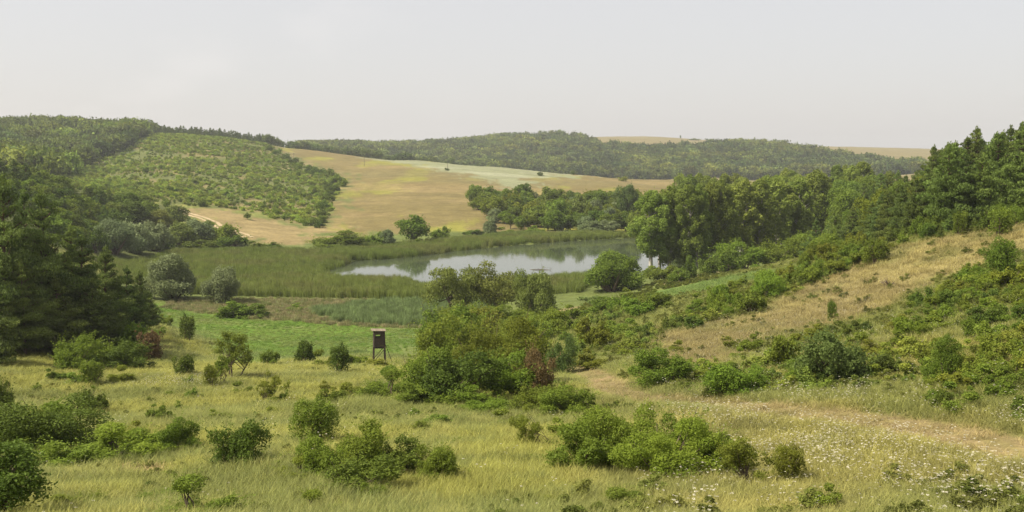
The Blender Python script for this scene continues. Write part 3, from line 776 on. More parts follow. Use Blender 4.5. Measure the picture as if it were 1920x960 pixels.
def ground_mat():
    m, n, l = new_mat('meadow soil and turf')
    at = n.new("ShaderNodeAttribute"); at.attribute_name = 'soil'
    ge = n.new("ShaderNodeNewGeometry")
    def noise(s, d, rough=.6, st=None):
        t = n.new("ShaderNodeTexNoise"); t.inputs['Scale'].default_value = s; t.inputs['Detail'].default_value = d; t.inputs['Roughness'].default_value = rough
        src = ge.outputs['Position']
        if st:
            q = n.new("ShaderNodeMapping"); q.inputs['Scale'].default_value = st; q.inputs['Rotation'].default_value = (0, 0, .25); l.new(src, q.inputs[0]); src = q.outputs[0]
        l.new(src, t.inputs['Vector']); return t.outputs['Fac']
    def mr(x, a, b, c, d):
        t = n.new("ShaderNodeMapRange"); t.inputs[1].default_value = a; t.inputs[2].default_value = b; t.inputs[3].default_value = c; t.inputs[4].default_value = d
        l.new(x, t.inputs[0]); return t.outputs[0]
    def mul(a, b):
        t = n.new("ShaderNodeMath"); t.operation = 'MULTIPLY'; l.new(a, t.inputs[0]); l.new(b, t.inputs[1]); return t.outputs[0]
    v = mul(mul(mul(mr(noise(.9, 6, .7), .3, .7, .72, 1.22), mr(noise(.16, 5), .3, .7, .82, 1.16)), mr(noise(6, 3, .7), .3, .7, .8, 1.15)), mul(mr(noise(.05, 9, .78), .3, .7, .76, 1.24), mr(noise(1.0, 6, .75, (.05, .32, 1)), .3, .7, .84, 1.16)))
    sc = n.new("ShaderNodeVectorMath"); sc.operation = 'SCALE'; l.new(at.outputs['Color'], sc.inputs[0]); l.new(v, sc.inputs['Scale'])
    pb = n.new("ShaderNodeBsdfPrincipled"); pb.inputs['Roughness'].default_value = .95; pb.inputs['Specular IOR Level'].default_value = .08
    l.new(sc.outputs[0], pb.inputs['Base Color'])
    bp = n.new("ShaderNodeBump"); bp.inputs['Strength'].default_value = .55; bp.inputs['Distance'].default_value = .35
    l.new(noise(1.4, 6, .7), bp.inputs['Height']); l.new(bp.outputs[0], pb.inputs['Normal'])
    o = n.new("ShaderNodeOutputMaterial"); l.new(pb.outputs[0], o.inputs[0])
    return m
gm = ground_mesh(); gm.materials.append(ground_mat())
tag(link('ground', gm), kind='structure')
def water():
    m, n, l = new_mat('lake water')
    pb = n.new("ShaderNodeBsdfPrincipled"); pb.inputs['Base Color'].default_value = (.058, .072, .040, 1)
    pb.inputs['Roughness'].default_value = .045; pb.inputs['IOR'].default_value = 1.333; pb.inputs['Specular IOR Level'].default_value = .5
    ge = n.new("ShaderNodeNewGeometry"); mpn = n.new("ShaderNodeMapping"); mpn.inputs['Scale'].default_value = (.35, 1, 1)
    l.new(ge.outputs['Position'], mpn.inputs[0])
    t = n.new("ShaderNodeTexNoise"); t.inputs['Scale'].default_value = 1.3; t.inputs['Detail'].default_value = 3; l.new(mpn.outputs[0], t.inputs['Vector'])
    t2 = n.new("ShaderNodeTexNoise"); t2.inputs['Scale'].default_value = .045; t2.inputs['Detail'].default_value = 3; l.new(mpn.outputs[0], t2.inputs['Vector'])
    mrn = n.new("ShaderNodeMapRange"); mrn.inputs[1].default_value = .42; mrn.inputs[2].default_value = .62; mrn.inputs[3].default_value = .012; mrn.inputs[4].default_value = .07
    l.new(t2.outputs['Fac'], mrn.inputs[0])
    bp = n.new("ShaderNodeBump"); bp.inputs['Distance'].default_value = .08; l.new(mrn.outputs[0], bp.inputs['Strength'])
    l.new(t.outputs['Fac'], bp.inputs['Height']); l.new(bp.outputs[0], pb.inputs['Normal'])
    o = n.new("ShaderNodeOutputMaterial"); l.new(pb.outputs[0], o.inputs[0])
    c = LAKE.mean(0); L2 = c + (LAKE - c) * 1.08
    me = bpy.data.meshes.new('lake'); me.from_pydata([(x, y, 0) for x, y in L2], [], [list(range(len(L2)))]); me.materials.append(m)
    tag(link('lake_water', me), kind='structure')
water()

# ------------------------------------------------------------------ hunters' high seat at the meadow's edge
def boxmesh(name, sx, sy, sz, mat):
    v = [(x * sx / 2, y * sy / 2, z * sz / 2) for x in (-1, 1) for y in (-1, 1) for z in (-1, 1)]
    f = [(0, 1, 3, 2), (4, 6, 7, 5), (0, 4, 5, 1), (2, 3, 7, 6), (0, 2, 6, 4), (1, 5, 7, 3)]
    me = bpy.data.meshes.new(name); me.from_pydata(v, [], f); me.materials.append(mat); me.update()
    return me
def beam(name, a, b, r, mat, parent, sides=6):
    v, q = tube([a, ((a[0] + b[0]) / 2, (a[1] + b[1]) / 2, (a[2] + b[2]) / 2), b], [r, r, r * .95], sides)
    return link(name, build_mesh(name, v, q, None, mat), parent)
def high_seat():
    x, y = hit(706, 683); z = float(height(x, y)); zc = y * cosP + (EYE - z) * sinP
    H = 66 * zc / F; s = H / 3.95
    root = bpy.data.objects.new('hunting_high_seat', None); root.location = (x + .25, y + .5, z); root.scale = (s, s, s); root.rotation_euler = (0, 0, .22); COL.objects.link(root)
    tag(root, 'dark wooden hunting stand on stilts with pale flat roof at the meadow edge', 'hunting stand')
    wd, wp = M['wood_dark'], M['wood_pale']
    hw, hd, fl, top = .56, .55, 1.85, 3.72
    for sx in (-1, 1):
        for sy in (-1, 1):
            beam('post', (sx * (hw + .10), sy * (hd + .10), -.15), (sx * hw, sy * hd, top + (.05 if sx < 0 else -.05)), .060, wd, root, 7)
    for sy in (-1, 1):
        beam('brace', (-hw - .1, sy * (hd + .09), .35), (hw + .02, sy * (hd + .04), 1.75), .035, wd, root, 5)
    beam('brace', (hw + .08, -hd - .05, .45), (hw + .04, hd, 1.75), .035, wd, root, 5)
    link('floor', boxmesh('floor', 1.22, 1.20, .07, wd), root).location = (0, 0, fl)
    pk = {}
    def plank(w, loc, rot, mat=wd, h=.165, name='plank'):
        k = (w, h, mat.name)
        if k not in pk: pk[k] = boxmesh('plank', w, .028, h, mat)
        o = link(name, pk[k], root); o.location = loc; o.rotation_euler = (rnd.uniform(-.012, .012), rnd.uniform(-.012, .012), rot)
        return o
    rows = 10; step = (top - fl - .12) / rows
    for i in range(rows):
        zz = fl + .12 + step * (i + .5)
        for sy in (-1, 1):
            if i in (6, 7):              # the look-out slot, open through front and back
                wl_, wr_ = .16, .40
                plank(wl_, (-hw + wl_ / 2 - .02, sy * (hd + .05), zz), 0); plank(wr_ if i == 7 or sy > 0 else .44, (hw - .20 + .02, sy * (hd + .05), zz), 0)
            else:
                plank(1.14 + rnd.uniform(-.03, .05), (rnd.uniform(-.015, .015), sy * (hd + .05), zz), 0)
        for sx in (-1, 1):
            if i in (6, 7):
                plank(.25, (sx * (hw + .05), -hd + .14, zz), math.pi / 2); plank(.25, (sx * (hw + .05), hd - .14, zz), math.pi / 2)
            else:
                plank(1.10, (sx * (hw + .05), 0, zz), math.pi / 2, wp if (sx > 0 and i in (2, 5)) else wd)  # paler planks paint the lit pieces of the right side
    for i, yy in enumerate(np.linspace(-.66, .66, 6)):
        o = link('roof_board', pk.setdefault('roof', boxmesh('roof_board', 1.62, .26, .03, wp)), root); o.location = (-.06, yy, top + .10 + .003 * (i % 2)); o.rotation_euler = (0, .045, 0)
    for k in (-1, 1):
        beam('ladder_rail', (hw + .95, k * .2, -.1), (hw + .16, k * .2, fl + .25), .03, wd, root, 5)
    for i in range(6):
        t = (i + .7) / 6.6
        beam('rung', (hw + .95 - .79 * t, -.23, -.1 + (fl + .35) * t), (hw + .95 - .79 * t, .23, -.1 + (fl + .35) * t), .02, wd, root, 5)
high_seat()
def ribbon(name, line, off, width, c1, c2):
    pts = np.array(line); d = np.r_[0, np.cumsum(np.linalg.norm(np.diff(pts, axis=0), axis=1))]
    s = np.arange(0, d[-1], 1.2); X = np.interp(s, d, pts[:, 0]); Y = np.interp(s, d, pts[:, 1])
    tx, ty = np.gradient(X), np.gradient(Y); L = np.hypot(tx, ty); nx, ny = ty / L, -tx / L
    wob = off + (fbm(s, s * 0, 9, 2, 92) - .5) * .8; rows_ = []
    for e in (-.5, 0, .5):
        w = width * (.75 + .6 * fbm(s, s * 0 + e * 9, 4, 2, 93)); x, y = X + nx * (wob + e * w), Y + ny * (wob + e * w)
        rows_.append(np.stack([x, y, height(x, y) + .10], -1))
    V = np.stack(rows_, 1).reshape(-1, 3); i = np.arange(len(s) - 1)[:, None] * 3; j = np.arange(2)[None]
    q = np.stack([i + j, i + j + 1, i + j + 4, i + j + 3], -1).reshape(-1, 4)
    tag(link(name, build_mesh(name, V, q, None, solid_mat(name, c1, c2, 1.5, stretch=(1, 1, 1)), True)), kind='structure')
ribbon('dirt_track', TRACK, -1.2, 1.5, (.30, .225, .12), (.44, .34, .20))
ribbon('dirt_track', TRACK, 1.2, 1.3, (.30, .225, .12), (.44, .34, .20))

# ------------------------------------------------------------------ power poles across the stubble field
def pole_meshes():
    v, q = tube([(0, 0, -.4), (0, 0, 4), (0, 0, 9)], [.17, .15, .11], 8)
    arm = boxmesh('crossarm', 1.5, .12, .14, M['pole'])
    iv, iq = tube([(0, 0, 0), (0, 0, .07), (0, 0, .10), (0, 0, .22), (0, 0, .26)], [.03, .03, .07, .07, .02], 8)
    return build_mesh('pole_shaft', v, q, None, M['pole'], True), arm, build_mesh('insulator', iv, iq, None, M['porcelain'], True)
shaft, arm, ins = pole_meshes()
for (px, py, hp, lab) in [(551, 303, 16, 'grey power pole beside the edge of the green scrub hillside'), (683, 312, 17, 'thin power pole at the upper left end of the pale crop strip'),
                          (839, 319, 18, 'power pole with a small bush at its foot below the pale strip'), (1015, 328, 17, 'power pole rising from a round dark bush on the ridge of the field'),
                          (1166, 335, 19, 'power pole behind the yellowish bush at the right end of the field')]:
    x, y = hit(px, py); 
    if y > 900: x, y = along(px, 760)
    root = bpy.data.objects.new('power_pole', None); root.location = (x, y, float(height(x, y))); COL.objects.link(root)
    s = hp * y / F / 9.0; root.scale = (s * 1.2, s * 1.2, s); root.rotation_euler = (0, 0, .3)
    tag(root, lab, 'power pole', 'power poles crossing the field')
    link('shaft', shaft, root); link('crossarm', arm, root).location = (0, .14, 8.6)
    for k in (-.65, 0, .65):
        link('insulator', ins, root).location = (k, .14, 8.67 if k else 9.0)
for (px, py, h, w, m, lab) in [(839, 320, 5, 8, 'shrub_d', 'tiny dark bush at the foot of the power pole below the pale strip'), (1014, 330, 8, 12, 'shrub_d', 'round dark bush alone on the ridge of the tan field'),
                               (1165, 340, 9, 20, 'shrub_y', 'yellowish low bush at the right end of the tan field'), (1073, 325, 8, 8, 'shrub_d', 'small dark tree just behind the brow of the field')]:
    if hit(px, py)[1] > 900: plant('shrub', px, py, h, w, m, lab, D=770)
    else: plant('shrub', px, py, h, w, m, lab)
plant('juniper', 1274, 257, 6, 3, 'shrub_d', 'tiny lone dark bush standing on the skyline of the far plateau', D=2020)

# ------------------------------------------------------------------ single plants, each as the photograph shows it
for a in [
 # --- left foreground
 ('broad', 8, 985, 150, 165, 'shrub_d', 'large dark leafy bush cut off by the bottom left corner'),
 ('shrub', -4, 795, 85, 78, 'shrub_d', 'dark bush cut off by the left edge above the bramble mound'),
 ('shrub', 105, 856, 104, 200, 'shrub_d', 'broad dark bramble mound in the grass at lower left'),
 ('low', 40, 862, 70, 110, 'shrub', 'green outer skirt of the bramble mound next to the left edge'),
 ('shrub', 180, 777, 42, 50, 'shrub_d', 'small round dark bush just above the bramble mound'),
 ('low', 225, 868, 75, 130, 'shrub_b', 'low bright green thicket right of the dark bramble mound'),
 ('low', 295, 860, 60, 90, 'shrub', 'low green thicket between bramble mound and grey twiggy bush'),
 ('low', 150, 880, 55, 120, 'shrub', 'low fresh green growth in front of the bramble mound'),
 ('shrub', 347, 855, 74, 78, 'shrub', 'grey green twiggy bush right of the low bright thicket'),
 ('shrub', 432, 885, 92, 98, 'shrub_d', 'dark bush with yellowish top standing alone at lower left'),
 ('low', 295, 795, 34, 40, 'shrub', 'small loose shrub in yellow grass above the low thicket'),
 ('low', 372, 985, 84, 130, 'shrub', 'loose airy shrub cut by the bottom edge at lower left'),
 ('low', 140, 962, 40, 90, 'shrub_y', 'low yellowish weeds near the bottom left corner bush'),
 ('shrub', 50, 838, 76, 130, 'shrub', 'green hump at the left shoulder of the bramble mound'),
 ('low', 560, 905, 40, 90, 'shrub_y', 'loose olive growth at the left foot of the juniper thicket'),
 ('low', 820, 800, 24, 60, 'shrub', 'soft green weeds in pale grass below the central thicket'),
 ('low', 300, 950, 30, 70, 'shrub', 'small green weeds left of the loose shrub at the bottom edge'),
 ('low', 250, 818, 26, 40, 'shrub_y', 'pale low shrub between the loose shrub and the thicket'),
 ('low', 415, 790, 22, 40, 'shrub', 'little green clump in yellow grass above the lone dark bush'),
 # --- juniper and thicket, lower centre-left
 ('juniper', 592, 838, 88, 92, 'shrub', 'dense rounded juniper with bare stems at its base'),
 ('shrub', 690, 905, 118, 120, 'shrub', 'tallest pointed bush of the thicket right of the juniper'),
 ('shrub', 622, 905, 80, 100, 'shrub', 'left flank bush of the thicket under the rounded juniper'),
 ('shrub', 665, 938, 74, 140, 'shrub_d', 'low front bush of the thicket below the juniper'),
 ('shrub', 742, 905, 84, 80, 'shrub_d', 'middle dark bush of the thicket right of the juniper'),
 ('shrub', 808, 912, 80, 95, 'shrub', 'right end bush of the thicket below the juniper'),
 ('low', 702, 948, 42, 44, 'shrub', 'small bush just in front of the juniper thicket'),
 ('low', 596, 975, 50, 80, 'shrub_b', 'bright green weeds at the bottom edge below the juniper thicket'),
 ('low', 520, 885, 24, 50, 'shrub', 'low green weeds left of the juniper thicket'),
 # --- middle row, left
 ('shrub', 133, 698, 68, 72, 'shrub', 'rounded bush with yellow green top in front of the dark pines'),
 ('shrub', 158, 695, 50, 60, 'shrub_d', 'dark bush against the right side of the yellow topped bush'),
 ('shrub', 226, 662, 52, 66, 'shrub_b', 'bright round bush at the upper side of the bush group by the pines'),
 ('shrub', 208, 692, 52, 66, 'shrub', 'left bush of the group in front of the pines'),
 ('shrub', 250, 695, 58, 80, 'shrub_d', 'dark middle bush of the group in front of the pines'),
 ('shrub', 274, 678, 56, 52, 'red', 'reddish brown bush at the right end of the group by the pines'),
 ('juniper', 173, 723, 46, 44, 'shrub', 'small juniper with brown base left of the olive low bush'),
 ('low', 230, 718, 30, 44, 'shrub_y', 'olive low bush below the group by the pines'),
 ('shrub', 339, 705, 38, 42, 'shrub_d', 'small dark bush left of the little twin stemmed tree'),
 ('juniper', 353, 642, 50, 30, 'shrub_d', 'dark slim juniper standing at the end of the mown meadow'),
 ('airy', 434, 712, 86, 74, 'shrub', 'small tree with open crown and two thin trunks in the grass'),
 ('airy', 412, 722, 54, 40, 'shrub', 'slender leaning little tree just left of the open crowned tree'),
 ('juniper', 396, 728, 42, 26, 'shrub_y', 'thin yellowish sapling left of the small twin trunked tree'),
 ('shrub', 511, 688, 32, 36, 'shrub', 'small round bush at the near edge of the mown meadow'),
 ('shrub', 570, 682, 44, 42, 'shrub_d', 'two headed dark bush at the near edge of the mown meadow'),
 ('juniper', 635, 702, 56, 36, 'shrub_d', 'dark upright juniper left of the wooden hunting stand'),
 ('low', 606, 690, 34, 40, 'shrub_y', 'pale green shrub just left of the dark upright juniper'),
 ('low', 662, 688, 30, 44, 'shrub', 'low shrubs between the upright juniper and the hunting stand'),
 ('low', 312, 614, 24, 26, 'shrub_y', 'small yellowish shrub at the meadow corner by the pines'),
 ('low', 301, 612, 20, 20, 'shrub', 'small green shrub under the last pine by the meadow corner'),
 ('low', 298, 632, 18, 24, 'shrub', 'low shrub in pine shadows on the yellow slope'),
 ('airy', 501, 756, 60, 44, 'shrub_y', 'dry spindly weed standing over a low shrub in the pale grass'),
 ('low', 516, 756, 26, 34, 'shrub', 'low green shrub beside the dry spindly weed'),
 ('low', 538, 748, 16, 14, 'shrub', 'tiny upright bush right of the dry spindly weed'),
 ('low', 625, 758, 30, 50, 'shrub', 'low shrub in the grass left of the big central thicket'),
 ('low', 655, 752, 34, 60, 'shrub_y', 'pale loose shrub touching the left tip of the central thicket'),
 ('low', 105, 715, 24, 30, 'shrub', 'low tuft of shrub in the shaded grass by the left edge'),
 # --- central clump
 ('openwillow', 856, 606, 96, 110, 'willow_g', 'open crowned willow at the left of the three behind the big thicket'),
 ('openwillow', 930, 602, 104, 100, 'willow_g', 'middle open crowned willow with dark limbs behind the big thicket'),
 ('willow', 1003, 602, 90, 76, 'willow_g', 'right hand willow of the three behind the big thicket'),
 ('shrub', 880, 614, 36, 90, 'shrub', 'leafy bush at the foot of the left open willow'),
 ('shrub', 962, 616, 40, 100, 'shrub', 'leafy bush under the middle open willow'),
 ('shrub', 1015, 640, 56, 90, 'shrub_b', 'light green bush in front of the right hand willow'),
 ('shrub', 828, 668, 96, 110, 'shrub', 'dark green rounded bush at the upper left of the big thicket'),
 ('shrub', 862, 700, 112, 120, 'shrub_y', 'tall olive bush left of the biggest hawthorn in the central thicket'),
 ('shrub', 918, 738, 132, 150, 'shrub_y', 'biggest olive topped hawthorn in the middle of the central thicket'),
 ('shrub', 905, 652, 66, 110, 'shrub_y', 'olive bush joining the open willows to the big hawthorn'),
 ('shrub', 975, 655, 58, 96, 'shrub', 'green bush between the willows and the red leaved bush'),
 ('low', 702, 691, 20, 46, 'shrub_y', 'low weeds around the feet of the hunting stand'),
 ('shrub', 985, 695, 96, 100, 'shrub_y', 'olive bush behind the red leaved bush of the central thicket'),
 ('shrub', 955, 750, 90, 125, 'shrub_b', 'bright yellow green bush beside the red leaved one'),
 ('shrub', 1020, 748, 92, 62, 'red', 'rusty red leaved bush in the central thicket'),
 ('shrub', 1050, 705, 72, 50, 'bluish', 'blue green bush right of the rusty red one'),
 ('low', 742, 740, 52, 70, 'shrub_b', 'light green bush right beside the hunting stand'),
 ('shrub', 800, 750, 92, 118, 'shrub', 'green bush in the left half of the central thicket'),
 ('shrub', 845, 756, 96, 140, 'shrub_d', 'dark bush at the lower front of the central thicket'),
 ('low', 725, 752, 56, 90, 'shrub', 'low bush at the left foot of the central thicket'),
 ('low', 800, 765, 44, 110, 'shrub', 'low skirt of leaves under the dark front bush of the central thicket'),
 ('shrub', 1004, 776, 52, 90, 'shrub', 'green low bush below the red leaved bush'),
 ('shrub', 1075, 785, 62, 100, 'shrub', 'green low bush where the thicket meets the dirt path'),
 ('low', 905, 775, 40, 90, 'shrub_b', 'low bright bush at the lower edge of the central thicket'),
 ('airy', 988, 845, 76, 64, 'shrub_y', 'thin stemmed little shrub in the grass below the central thicket'),
 ('low', 950, 800, 30, 60, 'shrub_y', 'pale shrub in the grass above the thin stemmed shrub'),
 ('low', 1060, 830, 40, 60, 'shrub_y', 'yellowish twiggy shrub left of the large front thicket'),
 # --- large front thicket
 ('shrub', 1175, 885, 124, 150, 'shrub', 'tall rear bush of the large front thicket below the path'),
 ('shrub', 1100, 900, 100, 120, 'shrub', 'left bush of the large front thicket below the path'),
 ('shrub', 1270, 880, 110, 120, 'shrub', 'rear right bush of the large front thicket below the path'),
 ('shrub', 1240, 912, 106, 176, 'shrub_b', 'bright rounded bush in front of the large thicket'),
 ('shrub', 1345, 900, 90, 100, 'shrub', 'green bush at the right end of the large front thicket'),
 ('airy', 1398, 922, 98, 100, 'shrub_y', 'olive twiggy bush with dark stems right of the large thicket'),
 ('juniper', 1474, 912, 78, 56, 'shrub_y', 'dark footed upright bush among the white flowers at lower right'),
 ('low', 1165, 965, 46, 100, 'shrub', 'weeds at the bottom edge below the large front thicket'),
 ('low', 1040, 955, 30, 70, 'shrub_y', 'low weeds in the grass left of the bottom centre'),
 ('low', 1550, 965, 50, 60, 'shrub_y', 'grey green weeds at the bottom edge among the white flowers'),
 # --- valley floor
 ('willow', 321, 565, 82, 94, 'willow', 'larger silvery willow standing alone in the reeds at left'),
 ('willow', 418, 572, 66, 72, 'willow', 'smaller silvery round willow next to the mown meadow'),
 ('low', 440, 596, 30, 60, 'shrub', 'low green shrub below the smaller silvery willow'),
 ('low', 475, 598, 26, 56, 'shrub_d', 'low dark shrub at the near edge of the reeds by the meadow'),
 ('low', 555, 582, 10, 34, 'shrub', 'low green clump in the reddish sedge'),
 ('low', 666, 598, 9, 18, 'shrub_d', 'small dark clump between pale reeds and mown meadow'),
 ('willow', 1149, 550, 72, 112, 'broad', 'broad domed willow bush alone on the near shore of the lake'),
 ('low', 1225, 556, 12, 24, 'shrub', 'small bush on the green slope right of the domed willow'),
 ('low', 1105, 572, 18, 44, 'bluish', 'low shrub left below the domed willow'),
 ('low', 1040, 582, 8, 36, 'shrub_d', 'low dark bush on the bare patch right of the open willows'),
 # --- far shore
 ('low', 640, 467, 33, 106, 'shrub', 'long dark mound of bushes on the far shore left of the round tree'),
 ('shrub', 700, 464, 26, 56, 'shrub', 'green bush between the long mound and the silvery bush'),
 ('willow', 727, 463, 31, 30, 'willow', 'silvery bush left of the round far shore tree'),
 ('broad', 777, 459, 52, 62, 'shrub', 'round dark green tree on the far shore of the lake'),
 ('shrub', 824, 450, 24, 34, 'shrub', 'small bush right of the round far shore tree'),
 ('low', 787, 461, 13, 22, 'shrub_b', 'bright little bush at the foot of the round far shore tree'),
 ('low', 887, 441, 10, 44, 'shrub_d', 'low dark hedge left of the small silvery far shore tree'),
 ('willow', 919, 441, 29, 27, 'willow', 'small silvery round tree on the far shore'),
 ('low', 945, 440, 13, 34, 'shrub', 'low bush right of the small silvery far shore tree'),
 ('low', 488, 470, 18, 48, 'shrub_d', 'dark low bushes left on the far shore below the sandy track'),
 ('low', 516, 470, 14, 32, 'shrub_d', 'small dark bush right of the low bushes below the sandy track'),
 # --- right slope, singles
 ('shrub', 1254, 728, 72, 112, 'shrub', 'large rounded green bush above the dirt path'),
 ('shrub', 1390, 745, 62, 112, 'shrub_b', 'fresh green bush above the path in the middle of the right slope'),
 ('shrub', 1562, 728, 104, 112, 'bluish', 'tall loose grey green bush in the middle of the right slope'),
 ('shrub', 1500, 728, 40, 74, 'shrub_b', 'low bright bush at the foot of the tall loose grey green bush'),
 ('shrub', 1475, 692, 62, 58, 'shrub_y', 'olive bush with dark stem left of the tall loose bush'),
 ('shrub', 1120, 655, 58, 60, 'shrub_y', 'yellow green bush with dark right side above the red leaved one'),
 ('shrub', 1306, 620, 26, 34, 'shrub_d', 'small round dark bush alone on the dry slope'),
 ('shrub', 1270, 618, 12, 14, 'shrub_d', 'tiny bush left of the small round dark one on the dry slope'),
 ('juniper', 1561, 606, 42, 17, 'shrub', 'slim dark sapling standing alone on the dry slope'),
 ('low', 1572, 605, 16, 18, 'shrub_d', 'tiny dark bush at the foot of the slim sapling'),
 ('broad', 1871, 530, 80, 52, 'shrub', 'upright round crowned young tree near the right edge'),
 ('low', 1890, 545, 44, 54, 'broad_y', 'bright yellow green bush below the upright young tree'),
 ('juniper', 1877, 445, 54, 42, 'shrub', 'conical bush on the crest of the grassy slope at upper right'),
 ('juniper', 1641, 497, 46, 46, 'shrub', 'dark conical bush at the lower end of the grassy crest'),
 ('low', 1613, 500, 32, 40, 'shrub', 'green bush left of the dark conical one on the crest'),
 ('low', 1628, 562, 9, 16, 'shrub_d', 'tiny bush in the middle of the dry slope'),
 ('shrub', 1448, 562, 50, 74, 'shrub_b', 'large bright bush at the left end of the crest hedge'),
 ('shrub', 1405, 590, 44, 60, 'shrub', 'rounded bush below the large bright one of the crest hedge'),
 ('low', 1530, 612, 12, 22, 'shrub', 'tiny clump on the dry slope left of the slim sapling'),
 ('juniper', 1770, 722, 90, 60, 'shrub', 'dark upright bush on the right slope below the dense scrub'),
]:
    plant(*a)
x, y = hit(1668, 536)
def dead_bush(x, y, h, name, label, cat):
    g = np.random.default_rng(5); w = []
    for i in range(12):
        d = unit(np.array([[g.normal() * .7 - .25, g.normal() * .7, .55]]))[0] * h * g.uniform(.5, 1)
        b = np.array([0, 0, -.05]); w.append(tube([b, (b + d) / 2 + g.normal(size=3) * .06, b + d], [.05, .035, .012], 5))
        for k in range(3):
            e = d * g.uniform(.6, 1) + g.normal(size=3) * h * .2; w.append(tube([d * .5, (d * .5 + e) / 2, e], [.022, .015, .006], 4))
    v, q = join(w); o = link(name, build_mesh(name, v, q, None, M['bark']))
    o.location = (x, y, float(height(x, y))); tag(o, label, cat)
dead_bush(x, y, 1.15, 'dead_bush', 'dark leafless dead bush leaning on the dry grass slope', 'dead bush')
dx, dy = on_level(1016, 506)
g5 = np.random.default_rng(9); parts = [tube([(-3.4, .4, -.1), (-1.5, 0, .12), (.3, 0, .05), (3.2, -.5, -.1)], [.05, .09, .10, .04], 6), tube([(0, 0, 0), (.1, .1, .8), (-.1, .2, 1.5)], [.06, .05, .02], 5)]
for i in range(6):
    b = np.array([g5.uniform(-2.5, 2.5), 0, .05]); parts.append(tube([b, b + np.array([g5.normal() * .3, g5.normal() * .4, .3]), b + np.array([g5.normal() * .8, g5.normal() * .6, .55])], [.03, .02, .01], 4))
v, q = join(parts); o = link('fallen_branch', build_mesh('fallen_branch', v, q, None, M['bark'])); o.location = (dx, dy, .02)
tag(o, 'dead branch lying in the lake water right of the open willows', 'branch')

# ------------------------------------------------------------------ pines on the left
for (px, py, h, w, m, lab) in [
 (12, 668, 300, 170, 'pine_dark', 'tallest dark pine of the clump, cut off by the left edge'), (95, 655, 275, 150, 'pine_dark', 'tall dark pine second from the left edge with rounded top'),
 (48, 672, 165, 100, 'pine_light', 'lighter feathery young pine at the front of the left clump'), (150, 660, 200, 130, 'pine_dark', 'broad dark pine in the middle of the left clump'),
 (196, 652, 170, 110, 'pine_dark', 'dark pine on the right half of the left clump'), (236, 634, 122, 76, 'pine_dark', 'slimmer pine near the right end of the left clump'),
 (264, 622, 105, 60, 'pine_dark', 'second last small pine at the right end of the left clump'), (284, 614, 58, 40, 'pine_dark', 'last little pine at the right tip of the left clump'),
 (118, 670, 136, 96, 'pine_light', 'shorter feathery pine in the lower middle of the left clump'), (176, 664, 128, 92, 'pine_dark', 'low dark pine at the front of the left clump above the bush group'),
 (212, 648, 116, 80, 'pine_dark', 'narrow dark pine before the right end of the left clump'), (60, 632, 252, 110, 'pine_dark', 'high dark pine just behind the second from the left edge'),
 (140, 628, 186, 100, 'pine_light', 'lit rear pine on the stepped right shoulder of the left clump'), (-12, 690, 150, 110, 'pine_dark', 'low dark boughs of a pine leaving the picture at the left edge')]:
    plant('pine', px, py, h, w, m, lab, 'pines in the left clump')
# ------------------------------------------------------------------ woods on the left bank behind them
SW = {'tree': 'small dark tree in the mixed wood on the left bank', 'shrub': 'dark green bush in the mixed wood on the left bank'}
mixL = [('pine', 'pine_dark'), ('pine', 'pine_light'), ('broad', 'shrub_d'), ('broad', 'broad'), ('broad', 'shrub')]
fill(mixL, [(-10, 345), (60, 352), (110, 372), (190, 398), (280, 402), (300, 425), (230, 440), (170, 452), (140, 470), (90, 440), (40, 400), (-10, 395)], 120, 11, (26, 46), None, 'mixed wood on the left bank', 21)
DK = 'dark pine at the top edge of the left bank below the bright wooded hill'
for (px, py, h, w) in [(8, 362, 62, 44), (30, 358, 54, 40), (52, 362, 50, 40), (72, 368, 42, 34), (92, 374, 40, 34), (108, 380, 34, 30), (20, 376, 50, 44), (60, 382, 40, 36), (85, 392, 40, 40)]:
    plant('pine', px, py, h, w, 'pine_dark', autolabel('pine', 'pine_dark', px, py - h / 2), 'dark pines on the left bank')
fill([('broad', 'shrub'), ('broad', 'broad'), ('broad', 'shrub_d')], [(130, 352), (250, 374), (320, 388), (325, 402), (250, 404), (180, 396), (110, 366)], 11, 18, (8, 17), None, 'trees at the foot of the scrub hill', 22, (.9, 1.5))
for (px, py, h, w, m, lab) in [
 (214, 480, 62, 84, 'willow', 'large silvery willow at the left end of the willow belt'), (256, 478, 58, 66, 'willow', 'second silvery willow from the left in the willow belt'),
 (296, 474, 54, 56, 'willow', 'third silvery willow from the left in the willow belt'), (330, 424, 36, 54, 'willow_g', 'yellow green dome shaped willow beside the sandy track'),
 (275, 406, 32, 26, 'broad', 'upright dark tree left of the dome shaped willow'), (370, 462, 48, 62, 'willow', 'silvery willow in the right half of the willow belt'),
 (340, 464, 44, 50, 'willow_g', 'greener willow in the middle of the willow belt'), (404, 462, 38, 56, 'shrub', 'dark bush at the right of the willow belt below the track'),
 (438, 464, 26, 56, 'shrub', 'low bush at the right tip of the willow belt'), (365, 472, 20, 66, 'shrub_d', 'low dark bush along the reeds in front of the willow belt'),
 (312, 472, 18, 50, 'shrub_d', 'low dark bush under the middle willows of the belt'), (180, 476, 46, 44, 'shrub_d', 'dark bush left of the large silvery willow'),
 (300, 432, 36, 44, 'willow_g', 'pale green willow above the middle of the willow belt'), (250, 420, 34, 50, 'broad', 'dark leafy tree above the second silvery willow'),
 (375, 436, 20, 40, 'shrub', 'green bush right of the dome shaped willow by the track'), (415, 448, 14, 40, 'shrub', 'green bush between willow belt and sandy track')]:
    plant('willow' if m.startswith('willow') else 'shrub' if m.startswith('shrub') else 'broad', px, py, h, w, m, lab)
